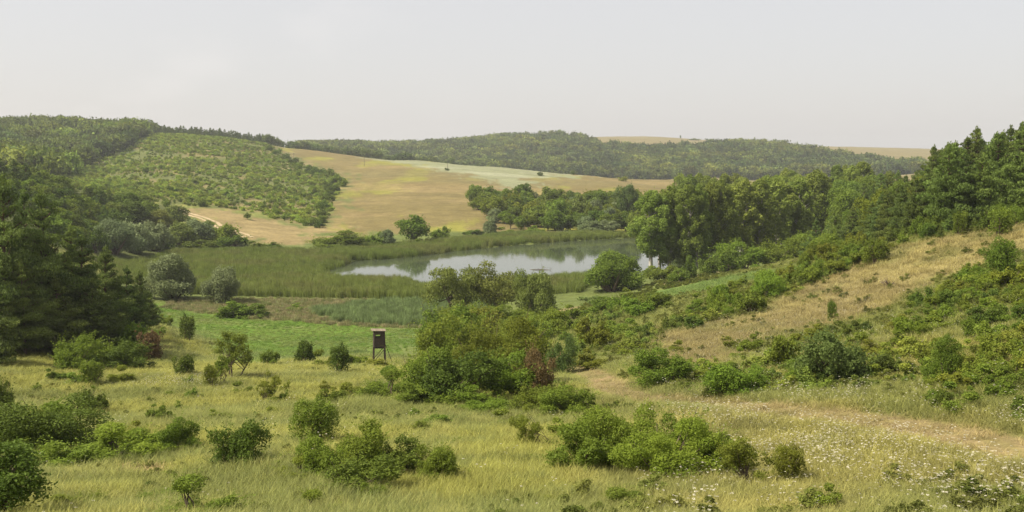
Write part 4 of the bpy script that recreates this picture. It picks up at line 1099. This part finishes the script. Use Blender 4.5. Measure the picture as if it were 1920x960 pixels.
# ------------------------------------------------------------------ thicket behind the far shore
TH = {'tree': 'leafy tree in the dense thicket behind the far shore', 'shrub': 'green bush in the dense thicket behind the far shore'}
fill([('broad', 'broad'), ('broad', 'shrub'), ('broad', 'broad'), ('willow', 'willow'), ('broad', 'shrub_d'), ('shrub', 'shrub_y')],
     [(884, 386), (960, 384), (1060, 388), (1150, 392), (1195, 396), (1196, 438), (1050, 438), (960, 434), (925, 418), (900, 402)], 100, 12, (22, 42), None, 'thicket behind the far shore', 23)
for (px, py, h, w, k, m, lab) in [(1176, 424, 74, 46, 'broad', 'bluish', 'tall grey green tree at the right end of the far shore thicket'), (1045, 425, 50, 46, 'broad', 'shrub', 'larger green tree in the middle of the far shore thicket'),
    (1085, 420, 52, 40, 'broad', 'willow_g', 'tall pale tree right of the middle of the far shore thicket'), (1140, 438, 24, 40, 'willow', 'willow', 'silvery low willow at the reeds under the far shore thicket'),
    (1110, 438, 22, 44, 'willow', 'willow', 'pale low willow left of the silvery one at the far reeds'), (1003, 438, 13, 40, 'low', 'shrub', 'low bush at the reeds on the left of the far shore thicket')]:
    plant(k, px, py, h, w, m, lab)
# ------------------------------------------------------------------ poplars by the lake
for (px, D, h, w, lab) in [
 (1222, 248, 20.5, 11, 'poplar leaning out over the lake, leftmost of the grove'), (1256, 250, 21.5, 10, 'second poplar from the left with a pale visible trunk'),
 (1290, 246, 21.5, 9, 'poplar with thick pale trunk near the centre of the front row'), (1308, 249, 21, 8.5, 'poplar just right of the thick pale trunked one'),
 (1330, 252, 21, 9, 'poplar with dark thin trunks showing against the water'), (1352, 254, 21, 9, 'poplar at the right of the gap where water shines through'),
 (1390, 262, 20.5, 9.5, 'poplar rising over the low thicket right of the water gap'), (1424, 268, 20.5, 9, 'poplar with pale trunk above the right part of the thicket'),
 (1455, 275, 20.5, 9, 'poplar with the rightmost visible pale trunk of the grove'), (1238, 262, 19, 9, 'lower poplar filling the left side of the grove')]:
    x, y = along(px, D); plant_at('poplar', x, y, h, w, 'poplar', lab, 'poplars in the front row by the lake', sink=.01)
PB = 'poplar in the deep grove behind the front row by the lake'
for i in range(48):
    D = 284 + 15 * (i % 10) + rnd.uniform(-5, 5); px = 1225 + (i // 10) * 76 + rnd.uniform(-36, 36) + (D - 275) * .55
    x, y = along(px, D)
    if sd_poly(np.array([x]), np.array([y]), LAKE)[0] < 2: continue
    plant_at('poplar', x, y, rnd.uniform(18.5, 21.5) - max(0, px - 1480) * .012, rnd.uniform(8, 10.5), 'poplar', autolabel('poplar', 'poplar', px, 350 + (420 - D) * .2), 'poplar grove behind the front row', sink=.01)
for (px, D, h, k, m) in [(1480, 318, 15.5, 'poplar', 'poplar'), (1500, 340, 15, 'poplar', 'poplar'), (1520, 322, 14, 'broad', 'broad'), (1540, 350, 14.5, 'poplar', 'poplar'), (1558, 326, 13, 'broad', 'shrub'),
                         (1575, 345, 13.5, 'poplar', 'poplar'), (1592, 318, 12, 'broad', 'broad'), (1606, 340, 12.5, 'broad', 'broad'), (1622, 322, 11.5, 'broad', 'shrub'), (1638, 345, 12, 'broad', 'broad'), (1652, 318, 11, 'pine', 'pine_light'),
                         (1666, 335, 11, 'broad', 'shrub'), (1680, 315, 10, 'pine', 'pine_light'), (1512, 300, 13, 'poplar', 'poplar'), (1548, 298, 11.5, 'broad', 'broad'), (1585, 292, 10.5, 'broad', 'shrub'), (1620, 290, 10, 'pine', 'pine_light'), (1460, 345, 17, 'poplar', 'poplar'), (1440, 320, 17.5, 'poplar', 'poplar')]:
    x, y = along(px, D); h += 2.6; plant_at(k, x, y, h, h * {'poplar': .5, 'pine': .58}.get(k, .85), m, autolabel(k, m, px, 350 + (350 - D) * .3), 'wood between poplars and right hill', sink=.01)
for (px, py, h, w, m, lab) in [
 (1400, 506, 52, 100, 'shrub_b', 'bright green thicket bush under the poplars right of the water gap'), (1360, 510, 40, 60, 'shrub', 'bush at the left end of the thicket under the poplars'),
 (1450, 500, 52, 90, 'shrub', 'broad thicket bush under the right poplars'), (1500, 486, 46, 90, 'shrub_b', 'green thicket bush between poplars and pines'),
 (1425, 480, 60, 70, 'shrub', 'tall thicket bush behind the bright one under the poplars'), (1248, 527, 26, 62, 'shrub', 'low bush at the water below the leaning poplar'),
 (1293, 524, 44, 34, 'shrub_d', 'dark bush at the feet of the pale trunked poplars'), (1322, 516, 32, 40, 'shrub_d', 'dark low bush under the poplar trunks at the shore'),
 (1275, 530, 24, 40, 'shrub', 'low bush beside the shore path under the poplars'), (1220, 520, 20, 40, 'shrub_b', 'light low bush at the water edge right of the domed willow'),
 (1550, 480, 40, 70, 'shrub', 'green bush at the wood edge left of the crest bushes')]:
    plant('shrub', px, py, h, w, m, lab)
# ------------------------------------------------------------------ pine wood on the right
RW = 'tall pine in the dense pine wood on the right hill'
for (px, D, h, w, m, lab) in [
 (1780, 136, 10.8, 6.6, 'pine_light', 'front pine with layered light boughs in the right wood'), (1742, 190, 12.5, 6, 'pine_light', 'pine at the left shoulder of the right wood against the sky'),
 (1912, 150, 12.8, 7, 'pine_dark', 'dark pine cut by the right edge of the picture'), (1860, 138, 10.8, 6.4, 'pine_light', 'lit front pine of the right wood above the grassy crest'),
 (1828, 165, 12.4, 6.6, 'pine_light', 'high topped pine in the middle of the right wood skyline'), (1700, 160, 8.5, 5, 'pine_light', 'smaller front pine where the right wood slopes down'),
 (1655, 175, 8.2, 5.2, 'pine_dark', 'lower dark pine left of the smaller front pine'), (1600, 185, 7.5, 5, 'pine_dark', 'dark layered pine in front of the poplar grove end'),
 (1530, 205, 9.0, 5, 'pine_dark', 'dark pine next to the poplar grove, leftmost of the pines'), (1565, 195, 8.6, 5, 'pine_light', 'light pine second from the left of the wood')]:
    x, y = along(px, D); plant_at('pine', x, y, h, w, m, lab, 'named pines of the right wood')
n = 0
for row, D in enumerate((132, 142, 153, 166, 180, 195, 212, 230)):
    for px in np.arange(1560, 1970, 700.0 * 6.6 / D):
        p = px + rnd.uniform(-14, 14) + (row % 2) * 17; d = D + rnd.uniform(-5, 5)
        if p < 1700 - (d - 140) * 1.9: continue
        if d < 140 and p < 1740: continue
        x, y = along(p, d); hh = rnd.uniform(8.6, 11.8)
        if p < 1745: hh *= .86
        mm = rnd.choice(['pine_light', 'pine_light', 'pine_dark'])
        plant_at('pine', x, y, hh, hh * rnd.uniform(.48, .62), mm, autolabel('pine', mm, *proj(x, y, float(height(x, y)) + hh * .7)), 'pine wood on the right hill')
for (px, D, h, w, m, lab) in [(1655, 190, 9.5, 9, 'broad_y', 'yellow green rounded broadleaf tree among the pines of the right wood'), (1690, 200, 9, 7, 'broad', 'green broadleaf tree behind the yellow green one'),
     (1735, 160, 8, 6, 'broad_y', 'light green broadleaf tree between the front pines of the right wood'), (1630, 200, 7, 6, 'broad', 'green broadleaf tree at the foot of the right wood'),
     (1905, 140, 7, 5, 'broad', 'leafy young tree between pines by the right edge'), (1605, 225, 8.5, 6, 'broad', 'leafy tree between pines and poplars'), (1570, 240, 10, 6, 'broad', 'tall leafy tree at the end of the poplar grove')]:
    x, y = along(px, D); plant_at('broad', x, y, h, w, m, lab)
WE = {'tree': 'young tree along the lower edge of the right pine wood', 'shrub': 'bush along the lower edge of the right pine wood'}
fill([('shrub', 'shrub'), ('juniper', 'shrub'), ('shrub', 'shrub_y'), ('pine', 'pine_light'), ('shrub', 'shrub_d')],
     [(1500, 478), (1560, 470), (1640, 456), (1700, 440), (1790, 428), (1880, 410), (1930, 402), (1930, 424), (1860, 436), (1760, 450), (1690, 462), (1640, 476), (1580, 492), (1510, 496)], 40, 15, (20, 44), None, 'bushes along the pine wood edge', 24)
# ------------------------------------------------------------------ scrub on the right slope
RS = 'green bush in the scrub of the right slope'
CH = 'bush in the hedge along the crest of the right slope'
fill([('shrub', 'shrub'), ('shrub', 'shrub_b'), ('low', 'shrub'), ('low', 'shrub_y')], [(1330, 560), (1400, 530), (1480, 512), (1560, 490), (1660, 474), (1650, 492), (1560, 520), (1490, 545), (1400, 575), (1340, 590)], 30, 15, (18, 34), None, 'hedge along the crest', 25)
fill([('shrub', 'shrub'), ('low', 'shrub'), ('low', 'shrub_y'), ('shrub', 'shrub_b'), ('low', 'shrub')], [(1070, 590), (1150, 572), (1240, 566), (1330, 570), (1390, 600), (1290, 612), (1245, 640), (1190, 690), (1080, 690), (1060, 640)], 26, 24, (16, 30), None, 'scrub between thicket and dry slope', 26, (1.2, 2.0))
fill([('shrub', 'shrub'), ('low', 'shrub'), ('low', 'shrub_y'), ('shrub', 'shrub_d'), ('shrub', 'shrub_b')], [(1770, 545), (1830, 520), (1930, 510), (1930, 660), (1860, 650), (1800, 640), (1730, 640), (1690, 630), (1700, 590)], 34, 22, (22, 38), None, 'dense scrub near the right edge', 27, (1.1, 1.8))
fill([('shrub', 'shrub'), ('low', 'shrub'), ('low', 'shrub_y'), ('shrub', 'shrub_d')], [(1760, 690), (1930, 670), (1930, 800), (1840, 795), (1760, 770), (1730, 730)], 24, 24, (28, 46), None, 'scrub above the path', 28, (1.1, 1.7))
fill([('low', 'shrub'), ('low', 'shrub_y'), ('shrub', 'shrub')], [(1420, 650), (1500, 640), (1620, 620), (1760, 660), (1740, 740), (1600, 745), (1460, 740), (1330, 735), (1310, 700)], 24, 28, (20, 36), None, 'scrub of the middle right slope', 29, (1.1, 1.9))
fill([('low', 'shrub'), ('low', 'shrub_y')], [(1100, 690), (1300, 640), (1420, 660), (1320, 720), (1200, 720)], 8, 30, (20, 32), None, 'bushes between path and dry slope', 30, (1.1, 1.8))
fill([('low', 'shrub'), ('low', 'shrub_y')], [(60, 720), (480, 720), (700, 720), (690, 760), (880, 790), (900, 860), (520, 820), (60, 760)], 22, 40, (10, 24), None, 'small shrubs in the pale grass', 31, (1.0, 1.8))
# ------------------------------------------------------------------ woods and scrub too many to count
def in_world(poly, spacing, seed, jit=.95):
    g = np.random.default_rng(seed); lo, hi = poly.min(0), poly.max(0)
    X, Y = np.meshgrid(np.arange(lo[0], hi[0], spacing), np.arange(lo[1], hi[1], spacing))
    X = X.ravel() + g.uniform(-jit, jit, X.size) * spacing; Y = Y.ravel() + g.uniform(-jit, jit, Y.size) * spacing
    k = (sd_poly(X, Y, poly) < 0) & (np.abs(np.arctan2(X, Y)) < math.radians(34))
    return X[k], Y[k], g
def wood(name, poly, spacing, hs, kinds, label, cat, seed, tones, lod=4, wide=(.75, 1.15), keep=None, mat='far'):
    x, y, g = in_world(poly, spacing, seed)
    if keep is not None:
        k = keep(x, y); x, y = x[k], y[k]
    n = len(x); h = hs[0] + (hs[1] - hs[0]) * g.random(n) ** 1.6; idx = g.integers(0, len(kinds), n)
    asp = np.array([{'pine': .55, 'poplar': .5}.get(k, 1.0) for k in kinds])[idx]
    w = h * asp * g.uniform(*wide, n)
    ta, tb, sc_ = tones
    f = np.clip(sstep(.38, .62, fbm(x, y, sc_, 3, seed)) * .75 + g.uniform(-.25, .4, n), 0, 1)[:, None]
    col = np.array(ta) * (1 - f) + np.array(tb) * f
    pr = [proto(k, lod, i % 3)[1] for i, k in enumerate(kinds)]
    return scatter(name, np.c_[x, y, height(x, y) - h * .06], g.uniform(0, 6.28, n), np.c_[w, w, h], col, pr, idx, label, cat, M[mat])
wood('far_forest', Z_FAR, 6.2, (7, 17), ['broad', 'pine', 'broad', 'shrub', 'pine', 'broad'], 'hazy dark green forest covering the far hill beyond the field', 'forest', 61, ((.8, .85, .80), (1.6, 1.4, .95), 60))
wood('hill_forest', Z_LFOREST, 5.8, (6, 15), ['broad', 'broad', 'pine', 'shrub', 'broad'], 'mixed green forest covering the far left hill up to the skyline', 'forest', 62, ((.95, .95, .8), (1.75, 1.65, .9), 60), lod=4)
def sparse(x, y): return (fbm(x, y, 30, 3, 66) + RNG.uniform(-.22, .22, len(x))) > .35
wood('hillside_scrub', Z_SCRUB, 2.6, (.5, 2.4), ['shrub', 'low', 'shrub', 'broad'], 'green scrub dotted over the dry hillside left of the tan field', 'scrub', 63, ((1.8, 1.75, 1.1), (2.4, 2.25, 1.2), 30), wide=(1.0, 1.7), keep=sparse)
# single trees that stand out of the scrub
for (px, py, h) in [(1274 / 4, 362, 12), (1325 / 4, 363, 10), (1460 / 4, 346, 9), (1415 / 4, 322, 9), (1210 / 4, 318, 8), (1090 / 4, 324, 10), (1780 / 4, 313, 9), (1715 / 4, 318, 8), (1050 / 4, 350, 9), (810 / 4, 353, 9), (1510 / 4, 388, 12),
                    (1700 / 4, 368, 8), (905 / 4, 285, 9), (1855 / 4, 412, 13), (378, 388, 12), (560, 333, 11), (590, 365, 12), (610, 350, 11), (585, 330, 10), (605, 395, 13), (600, 424, 13), (515, 292, 9), (530, 301, 9)]:
    plant('broad' if rnd.random() < .6 else 'shrub', px, py, h, h * rnd.uniform(.8, 1.2), 'shrub_d', autolabel('broad', 'shrub_d', px, py), 'dark trees dotted over the scrub hill', cat='tree', name='broadleaf_tree')
# hedge at the right rim of the scrub
for i, (px, py, h) in enumerate([(632, 345, 17), (622, 335, 16), (640, 350, 14), (625, 362, 18), (612, 378, 16), (618, 370, 15), (606, 392, 17), (600, 408, 17), (604, 418, 15), (590, 424, 16), (600, 428, 13), (575, 424, 14), (560, 320, 14), (580, 324, 15), (600, 328, 15), (548, 308, 12), (615, 330, 14), (520, 290, 12), (505, 282, 10), (535, 300, 12)]):
    plant('shrub', px, py, h, h * rnd.uniform(1.1, 1.7), (mm := rnd.choice(['shrub', 'shrub_d', 'shrub'])), autolabel('shrub', mm, px, py), 'bushes along the rim of the scrub')
# trees along the skyline behind the scrub and the field
for i in range(84):
    px = 255 + i * 3.1 + rnd.uniform(-2, 2)
    h = rnd.uniform(7.0, 11.0); D = rnd.uniform(945, 985)
    x, y = along(px, D)
    plant_at('pine' if px < 500 or rnd.random() < .3 else 'broad', x, y, h, h * rnd.uniform(.7, 1.05), 'pine_dark', 'dark tree in the row along the skyline above the scrub and field', 'tree row on the skyline', name='pine_tree' if px < 500 else 'broadleaf_tree')
for i in range(60):
    px = 490 + i * 6.0 + rnd.uniform(-4, 4); h = rnd.uniform(7.5, 11.5); D = rnd.uniform(965, 1030); x, y = along(px, D)
    plant_at('broad', x, y, h, h * rnd.uniform(.8, 1.1), 'pine_dark', 'dark tree in the belt just behind the brow of the tan field', 'tree belt behind the brow of the field')
plant('low', 1300, 262, 4, 20, 'shrub', 'low bush strip on the right brow of the far plateau', D=1960)

# scrub that runs together over the right slope
Z_MAT1 = WP([(1070,590),(1150,572),(1240,566),(1340,560),(1420,535),(1500,510),(1600,488),(1650,482),(1620,496),(1520,535),(1450,575),(1390,600),(1290,612),(1245,640),(1190,690),(1290,690),(1210,735),(1080,690),(1060,640)])
Z_MAT2 = WP([(1770,545),(1830,520),(1930,500),(2180,490),(2180,880),(1900,806),(1800,780),(1700,745),(1600,745),(1460,742),(1330,738),(1310,705),(1420,655),(1500,640),(1620,615),(1690,600)])
def patchy(t): return lambda x, y: (fbm(x, y, 9, 3, 67) + RNG.uniform(-.12, .12, len(x))) > t
wood('slope_scrub', Z_MAT1, 1.2, (.4, 1.4), ['low', 'shrub', 'low'], 'low green scrub running together on the slope between thicket and crest', 'scrub', 64, ((1.3, 1.3, .9), (2.3, 2.0, 1.0), 8), lod=3, wide=(1.1, 1.8), keep=patchy(.585))
wood('slope_scrub', Z_MAT2, 1.1, (.35, 1.3), ['low', 'shrub', 'low'], 'low green scrub running together above the path on the right slope', 'scrub', 65, ((1.3, 1.3, .9), (2.3, 2.0, 1.0), 7), lod=2, wide=(1.1, 1.8), keep=patchy(.60))

# ------------------------------------------------------------------ reeds
def blades(name, n, height_r, spread, width, rng, bend=.25, mat=None, seg=2):
    V, T, t = [], [], []
    for i in range(n):
        a = rng.uniform(0, 6.28); r = spread * math.sqrt(rng.random()); b = np.array([r * math.cos(a), r * math.sin(a), -.03])
        h = rng.uniform(*height_r); d = unit(np.array([rng.normal(), rng.normal(), 0])); q = np.array([-d[1], d[0], 0]) * width * rng.uniform(.7, 1.3) * .5
        m = b + d * h * bend * .3 + np.array([0, 0, h * .6]); e = b + d * h * bend * rng.uniform(.6, 1.5) + np.array([0, 0, h])
        o = len(V); V += [b - q, b + q, m + q * .8, m - q * .8, e]
        T += [(o, o + 1, o + 2), (o, o + 2, o + 3), (o + 3, o + 2, o + 4)]; c = rng.random(); t += [c, c, c]
    return build_mesh(name, np.array(V), np.array(T), np.array(t), mat)
g9 = np.random.default_rng(3)
reed_p = [blades('reed_clump', 46, (.7, 1.0), .34, .028, g9, .12) for i in range(3)]
Z_REED = WP([(190, 492), (330, 474), (470, 472), (580, 474), (690, 464), (820, 455), (940, 443), (1060, 439), (1195, 441), (1240, 444), (1300, 462)]) 
Z_REED = np.r_[Z_REED, [on_level(1195, 500, .3), on_level(1110, 535, .3), on_level(1088, 552, .3), on_level(1010, 556, .3), on_level(880, 568, .3), on_level(800, 564, .3), on_level(560, 560, .3), on_level(460, 558, .3), on_level(400, 556, .3), on_level(300, 553, .3), on_level(230, 545, .3), on_level(200, 525, .3)]]
x, y, g = in_world(Z_REED, .95, 71)
sl = sd_poly(x, y, LAKE) + (fbm(x, y, 5, 3, 72) - .5) * 3
east = (x > along(1130, 215)[0] + (y - 215) * .1) & (y < 335) & (x > 18)
k = (sl > .3) & ~east
x, y, sl = x[k], y[k], sl[k]; n = len(x)
nf = fbm(x, y, 28, 3, 73)[:, None]; pale = sstep(6, 30, y - np.interp(x, [-120, -60, 0, 60], [262, 282, 330, 350]))[:, None]
rc = np.array((.140, .190, .036)) * (1 - nf) * 1.1 + np.array((.215, .245, .060)) * nf * 1.1
rc = rc * (1 - pale * .5) + np.array((.18, .25, .105)) * pale * .5
rc *= g.uniform(.8, 1.2, (n, 1))
hh = (1.35 + 1.5 * fbm(x, y, 9, 3, 74)) * g.uniform(.8, 1.12, n)
dead = sstep(.54, .66, fbm(x, y, 7, 3, 70))[:, None] * .32; rc = rc * (1 - dead) + np.array((.25, .215, .09)) * dead
scatter('reeds', np.c_[x, y, np.maximum(height(x, y), -.3)], g.uniform(0, 6.28, n), np.c_[np.full(n, 1.9), np.full(n, 1.9), hh], rc, reed_p, g.integers(0, 3, n), 'dense green reed bed around the lake shore', 'reeds', M['grass'])
Z_PREED = WP([(575, 584), (640, 570), (720, 566), (850, 566), (930, 566), (930, 606), (850, 612), (700, 611), (620, 604)])
x, y, g = in_world(Z_PREED, .75, 75); k = sd_poly(x, y, Z_PREED) + (fbm(x, y, 7, 3, 77) - .45) * 14 < 0; x, y = x[k], y[k]; n = len(x)
scatter('pale_reeds', np.c_[x, y, height(x, y)], g.uniform(0, 6.28, n), np.c_[np.full(n, 1.7), np.full(n, 1.7), g.uniform(1.0, 1.6, n)], np.array((.20, .265, .095)) * g.uniform(.75, 1.25, (n, 1)), reed_p, g.integers(0, 3, n),
        'pale bluish green reeds between dark reed bed and mown meadow', 'reeds', M['grass'])
Z_WEED = WP([(300, 577), (400, 590), (480, 600), (560, 604), (640, 612), (790, 617), (860, 612), (700, 608), (630, 602), (585, 590), (640, 572), (700, 563), (560, 561), (420, 560), (330, 560)])
x, y, g = in_world(Z_WEED, .8, 76); n = len(x)
f = g.random((n, 1)); scatter('tall_weeds', np.c_[x, y, height(x, y)], g.uniform(0, 6.28, n), np.c_[np.full(n, 1.5), np.full(n, 1.5), g.uniform(.3, .8, n)], np.array((.33, .275, .14)) * (1 - f) + np.array((.20, .235, .07)) * f, reed_p, g.integers(0, 3, n),
        'reddish tall weeds in a strip along the far edge of the mown meadow', 'weeds', M['grass'])

x, y, g = in_world(Z_MEADOW, .62, 78); n = len(x); f = sstep(.4, .6, fbm(x, y, 5, 3, 79))[:, None]
scatter('meadow_grass', np.c_[x, y, height(x, y)], g.uniform(0, 6.28, n), np.c_[np.full(n, .9), np.full(n, .9), g.uniform(.08, .24, n)], (np.array((.17, .27, .04)) * (1 - f) + np.array((.24, .30, .07)) * f) * g.uniform(.9, 1.15, (n, 1)), reed_p, g.integers(0, 3, n),
        'short bright green grass of the mown meadow', 'grass', M['grass'])

# ------------------------------------------------------------------ grass, undergrowth, flowers on our own slope
gr_p = [blades('grass_tuft', 40, (.45, 1.0), .55, .016, g9, .5) for i in range(4)]
def slope_points(d0, d1, dens, seed):
    g = np.random.default_rng(seed); A1 = math.radians(33)
    n = int((d1 * d1 - d0 * d0) * A1 * dens); r = np.sqrt(g.uniform(d0 * d0, d1 * d1, n)); a = g.uniform(-A1, A1, n)
    return r * np.sin(a), r * np.cos(a), g
XS, YS, RS_ = [], [], []
for (d0, d1, dens, seed) in [(17, 34, 26, 81), (34, 60, 13, 82), (60, 100, 5.5, 83), (100, 165, 2.2, 84)]:
    x, y, g = slope_points(d0, d1, dens, seed); XS.append(x); YS.append(y)
x, y = np.concatenate(XS), np.concatenate(YS); z = height(x, y); D = np.hypot(x, y)
pd = line_d(x, y, PATH)
k = (z > 1.6) & (RNG.random(len(x)) < sstep(.5, 2.2, pd) * .82 + .18)
pd = pd[k]; x, y, z, D = x[k], y[k], z[k], D[k]; n = len(x)
gc = ground_colour(x, y); lum = RNG.uniform(.82, 1.3, (n, 1)); straw = (RNG.random((n, 1)) < .40)
gc = np.clip(gc * lum * 1.28 + straw * np.array((.09, .08, .022)), 0, .8)
hh = (.24 + .40 * fbm(x, y, 4.5, 3, 85)) * RNG.uniform(.65, 1.3, n) * (.45 + .55 * sstep(1.0, 2.8, pd)); ww = np.clip(.55 + D / 110, .6, 1.5)
scatter('dry_grass', np.c_[x, y, z], RNG.uniform(0, 6.28, n), np.c_[ww, ww, hh], gc, gr_p, RNG.integers(0, 4, n), 'long dry yellow green grass covering the near slope', 'grass', M['grass'])
# undergrowth: leafy herbs and knee-high scrub
x, y, g = slope_points(20, 215, 1.1, 86); z = height(x, y); D = np.hypot(x, y); az = np.arctan2(x, y)
want = sstep(.47, .60, fbm(x, y, 12, 4, 41)) * (.5 + .5 * sstep(-.02, .10, az)) * (z > 1.5)
want = np.maximum(want, .75 * sstep(.0, .06, az) * sstep(75, 95, D) * (z > 2.0))
want *= 1 - .85 * sstep(1, -1, sd_poly(x, y, Z_DRY)); want *= sstep(1.2, 3.2, line_d(x, y, PATH))
want *= 1 - sstep(1, -1, sd_poly(x, y, Z_LAKESIDE)) ; want *= np.where((az < -.05) & (D > 60), .3, 1)
k = g.random(len(x)) < want * .62; x, y, z, D = x[k], y[k], z[k], D[k]; n = len(x)
f = np.clip(fbm(x, y, 6, 3, 87) + g.uniform(-.3, .3, n), 0, 1)[:, None]
uc = np.array((.115, .155, .026)) * (1 - f) + np.array((.230, .235, .048)) * f
ss = g.uniform(.35, .95, n) * (.75 + .25 * sstep(0, .1, np.arctan2(x, y)))
scatter('undergrowth', np.c_[x, y, z - .03], g.uniform(0, 6.28, n), np.c_[ss * 1.25, ss * 1.25, ss * .75], uc, [proto('low', 2, i)[1] for i in range(3)], g.integers(0, 3, n), 'low green undergrowth of herbs and seedlings on the slopes', 'undergrowth', M['herb'])
def umbel():
    g = np.random.default_rng(4); V, T, t = [], [], []
    for s in range(5):
        b = np.array([g.normal() * .30, g.normal() * .30, 0]); h = g.uniform(.5, 1.0)
        for i in range(11):
            a = g.uniform(0, 6.28); r = .034 * math.sqrt(g.random()); p = b + np.array([math.cos(a) * r, math.sin(a) * r, h + .02 * (1 - r / .034)]); w = .012
            o = len(V); V += [p + (w, 0, .004), p + (0, w, 0), p - (w, 0, .004), p - (0, w, 0)]; T.append((o, o + 1, o + 2, o + 3)); t.append(g.random())
    return build_mesh('umbel', np.array(V), np.array(T), np.array(t))
x, y, g = slope_points(22, 110, 5.5, 88); z = height(x, y); D = np.hypot(x, y); az = np.arctan2(x, y)
want = .012 + 1.0 * sstep(.12, .20, az) * sstep(.40, .58, fbm(x, y, 7, 3, 89)) * sstep(58, 44, D) + .10 * sstep(.10, .2, az)
hx, hy = hit(330, 722); want += .8 * sstep(1.0, .3, np.hypot((x - hx) / 5, (y - hy) / 5)) * (fbm(x, y, 2.5, 2, 90) > .45)
want *= sstep(.8, 2, line_d(x, y, PATH))
k = g.random(len(x)) < want; x, y, z = x[k], y[k], z[k]; n = len(x)
s1 = g.uniform(.6, 1.2, n)
scatter('white_wildflowers', np.c_[x, y, z], g.uniform(0, 6.28, n), np.c_[s1 * 1.0, s1 * 1.0, s1 * .75], np.ones((n, 3)), [umbel()], np.zeros(n), 'white umbel wildflowers scattered through the dry grass', 'wildflowers', M['flower'])

# ------------------------------------------------------------------ the summer air
def haze(density):
    m, n, l = new_mat('summer haze')
    pv = n.new("ShaderNodeVolumePrincipled"); pv.inputs['Color'].default_value = (.92, .94, .95, 1)
    pv.inputs['Density'].default_value = density; pv.inputs['Anisotropy'].default_value = .25
    o = n.new("ShaderNodeOutputMaterial"); l.new(pv.outputs[0], o.inputs['Volume'])
    zs = [v for v in (-2.2, max(float(G.max()), EYE + 3) + 18)]
    e = R_MAX + 30
    me = bpy.data.meshes.new('haze')
    me.from_pydata([(sx * e, sy * e, zz) for zz in zs for sx, sy in ((-1, -1), (1, -1), (1, 1), (-1, 1))], [], [(3, 2, 1, 0), (4, 5, 6, 7), (0, 1, 5, 4), (1, 2, 6, 5), (2, 3, 7, 6), (3, 0, 4, 7)])
    me.materials.append(m); tag(link('haze', me), kind='stuff')
haze(1.45e-4)
print('triangles', sum(len(p.vertices) - 2 for me in bpy.data.meshes for p in me.polygons), 'objects', len(COL.objects), 'grass', len(bpy.data.objects['dry_grass'].data.vertices), 'reeds', len(bpy.data.objects['reeds'].data.vertices), 'under', len(bpy.data.objects['undergrowth'].data.vertices), 'flowers', n, 'zmin/max', G.min(), G.max())
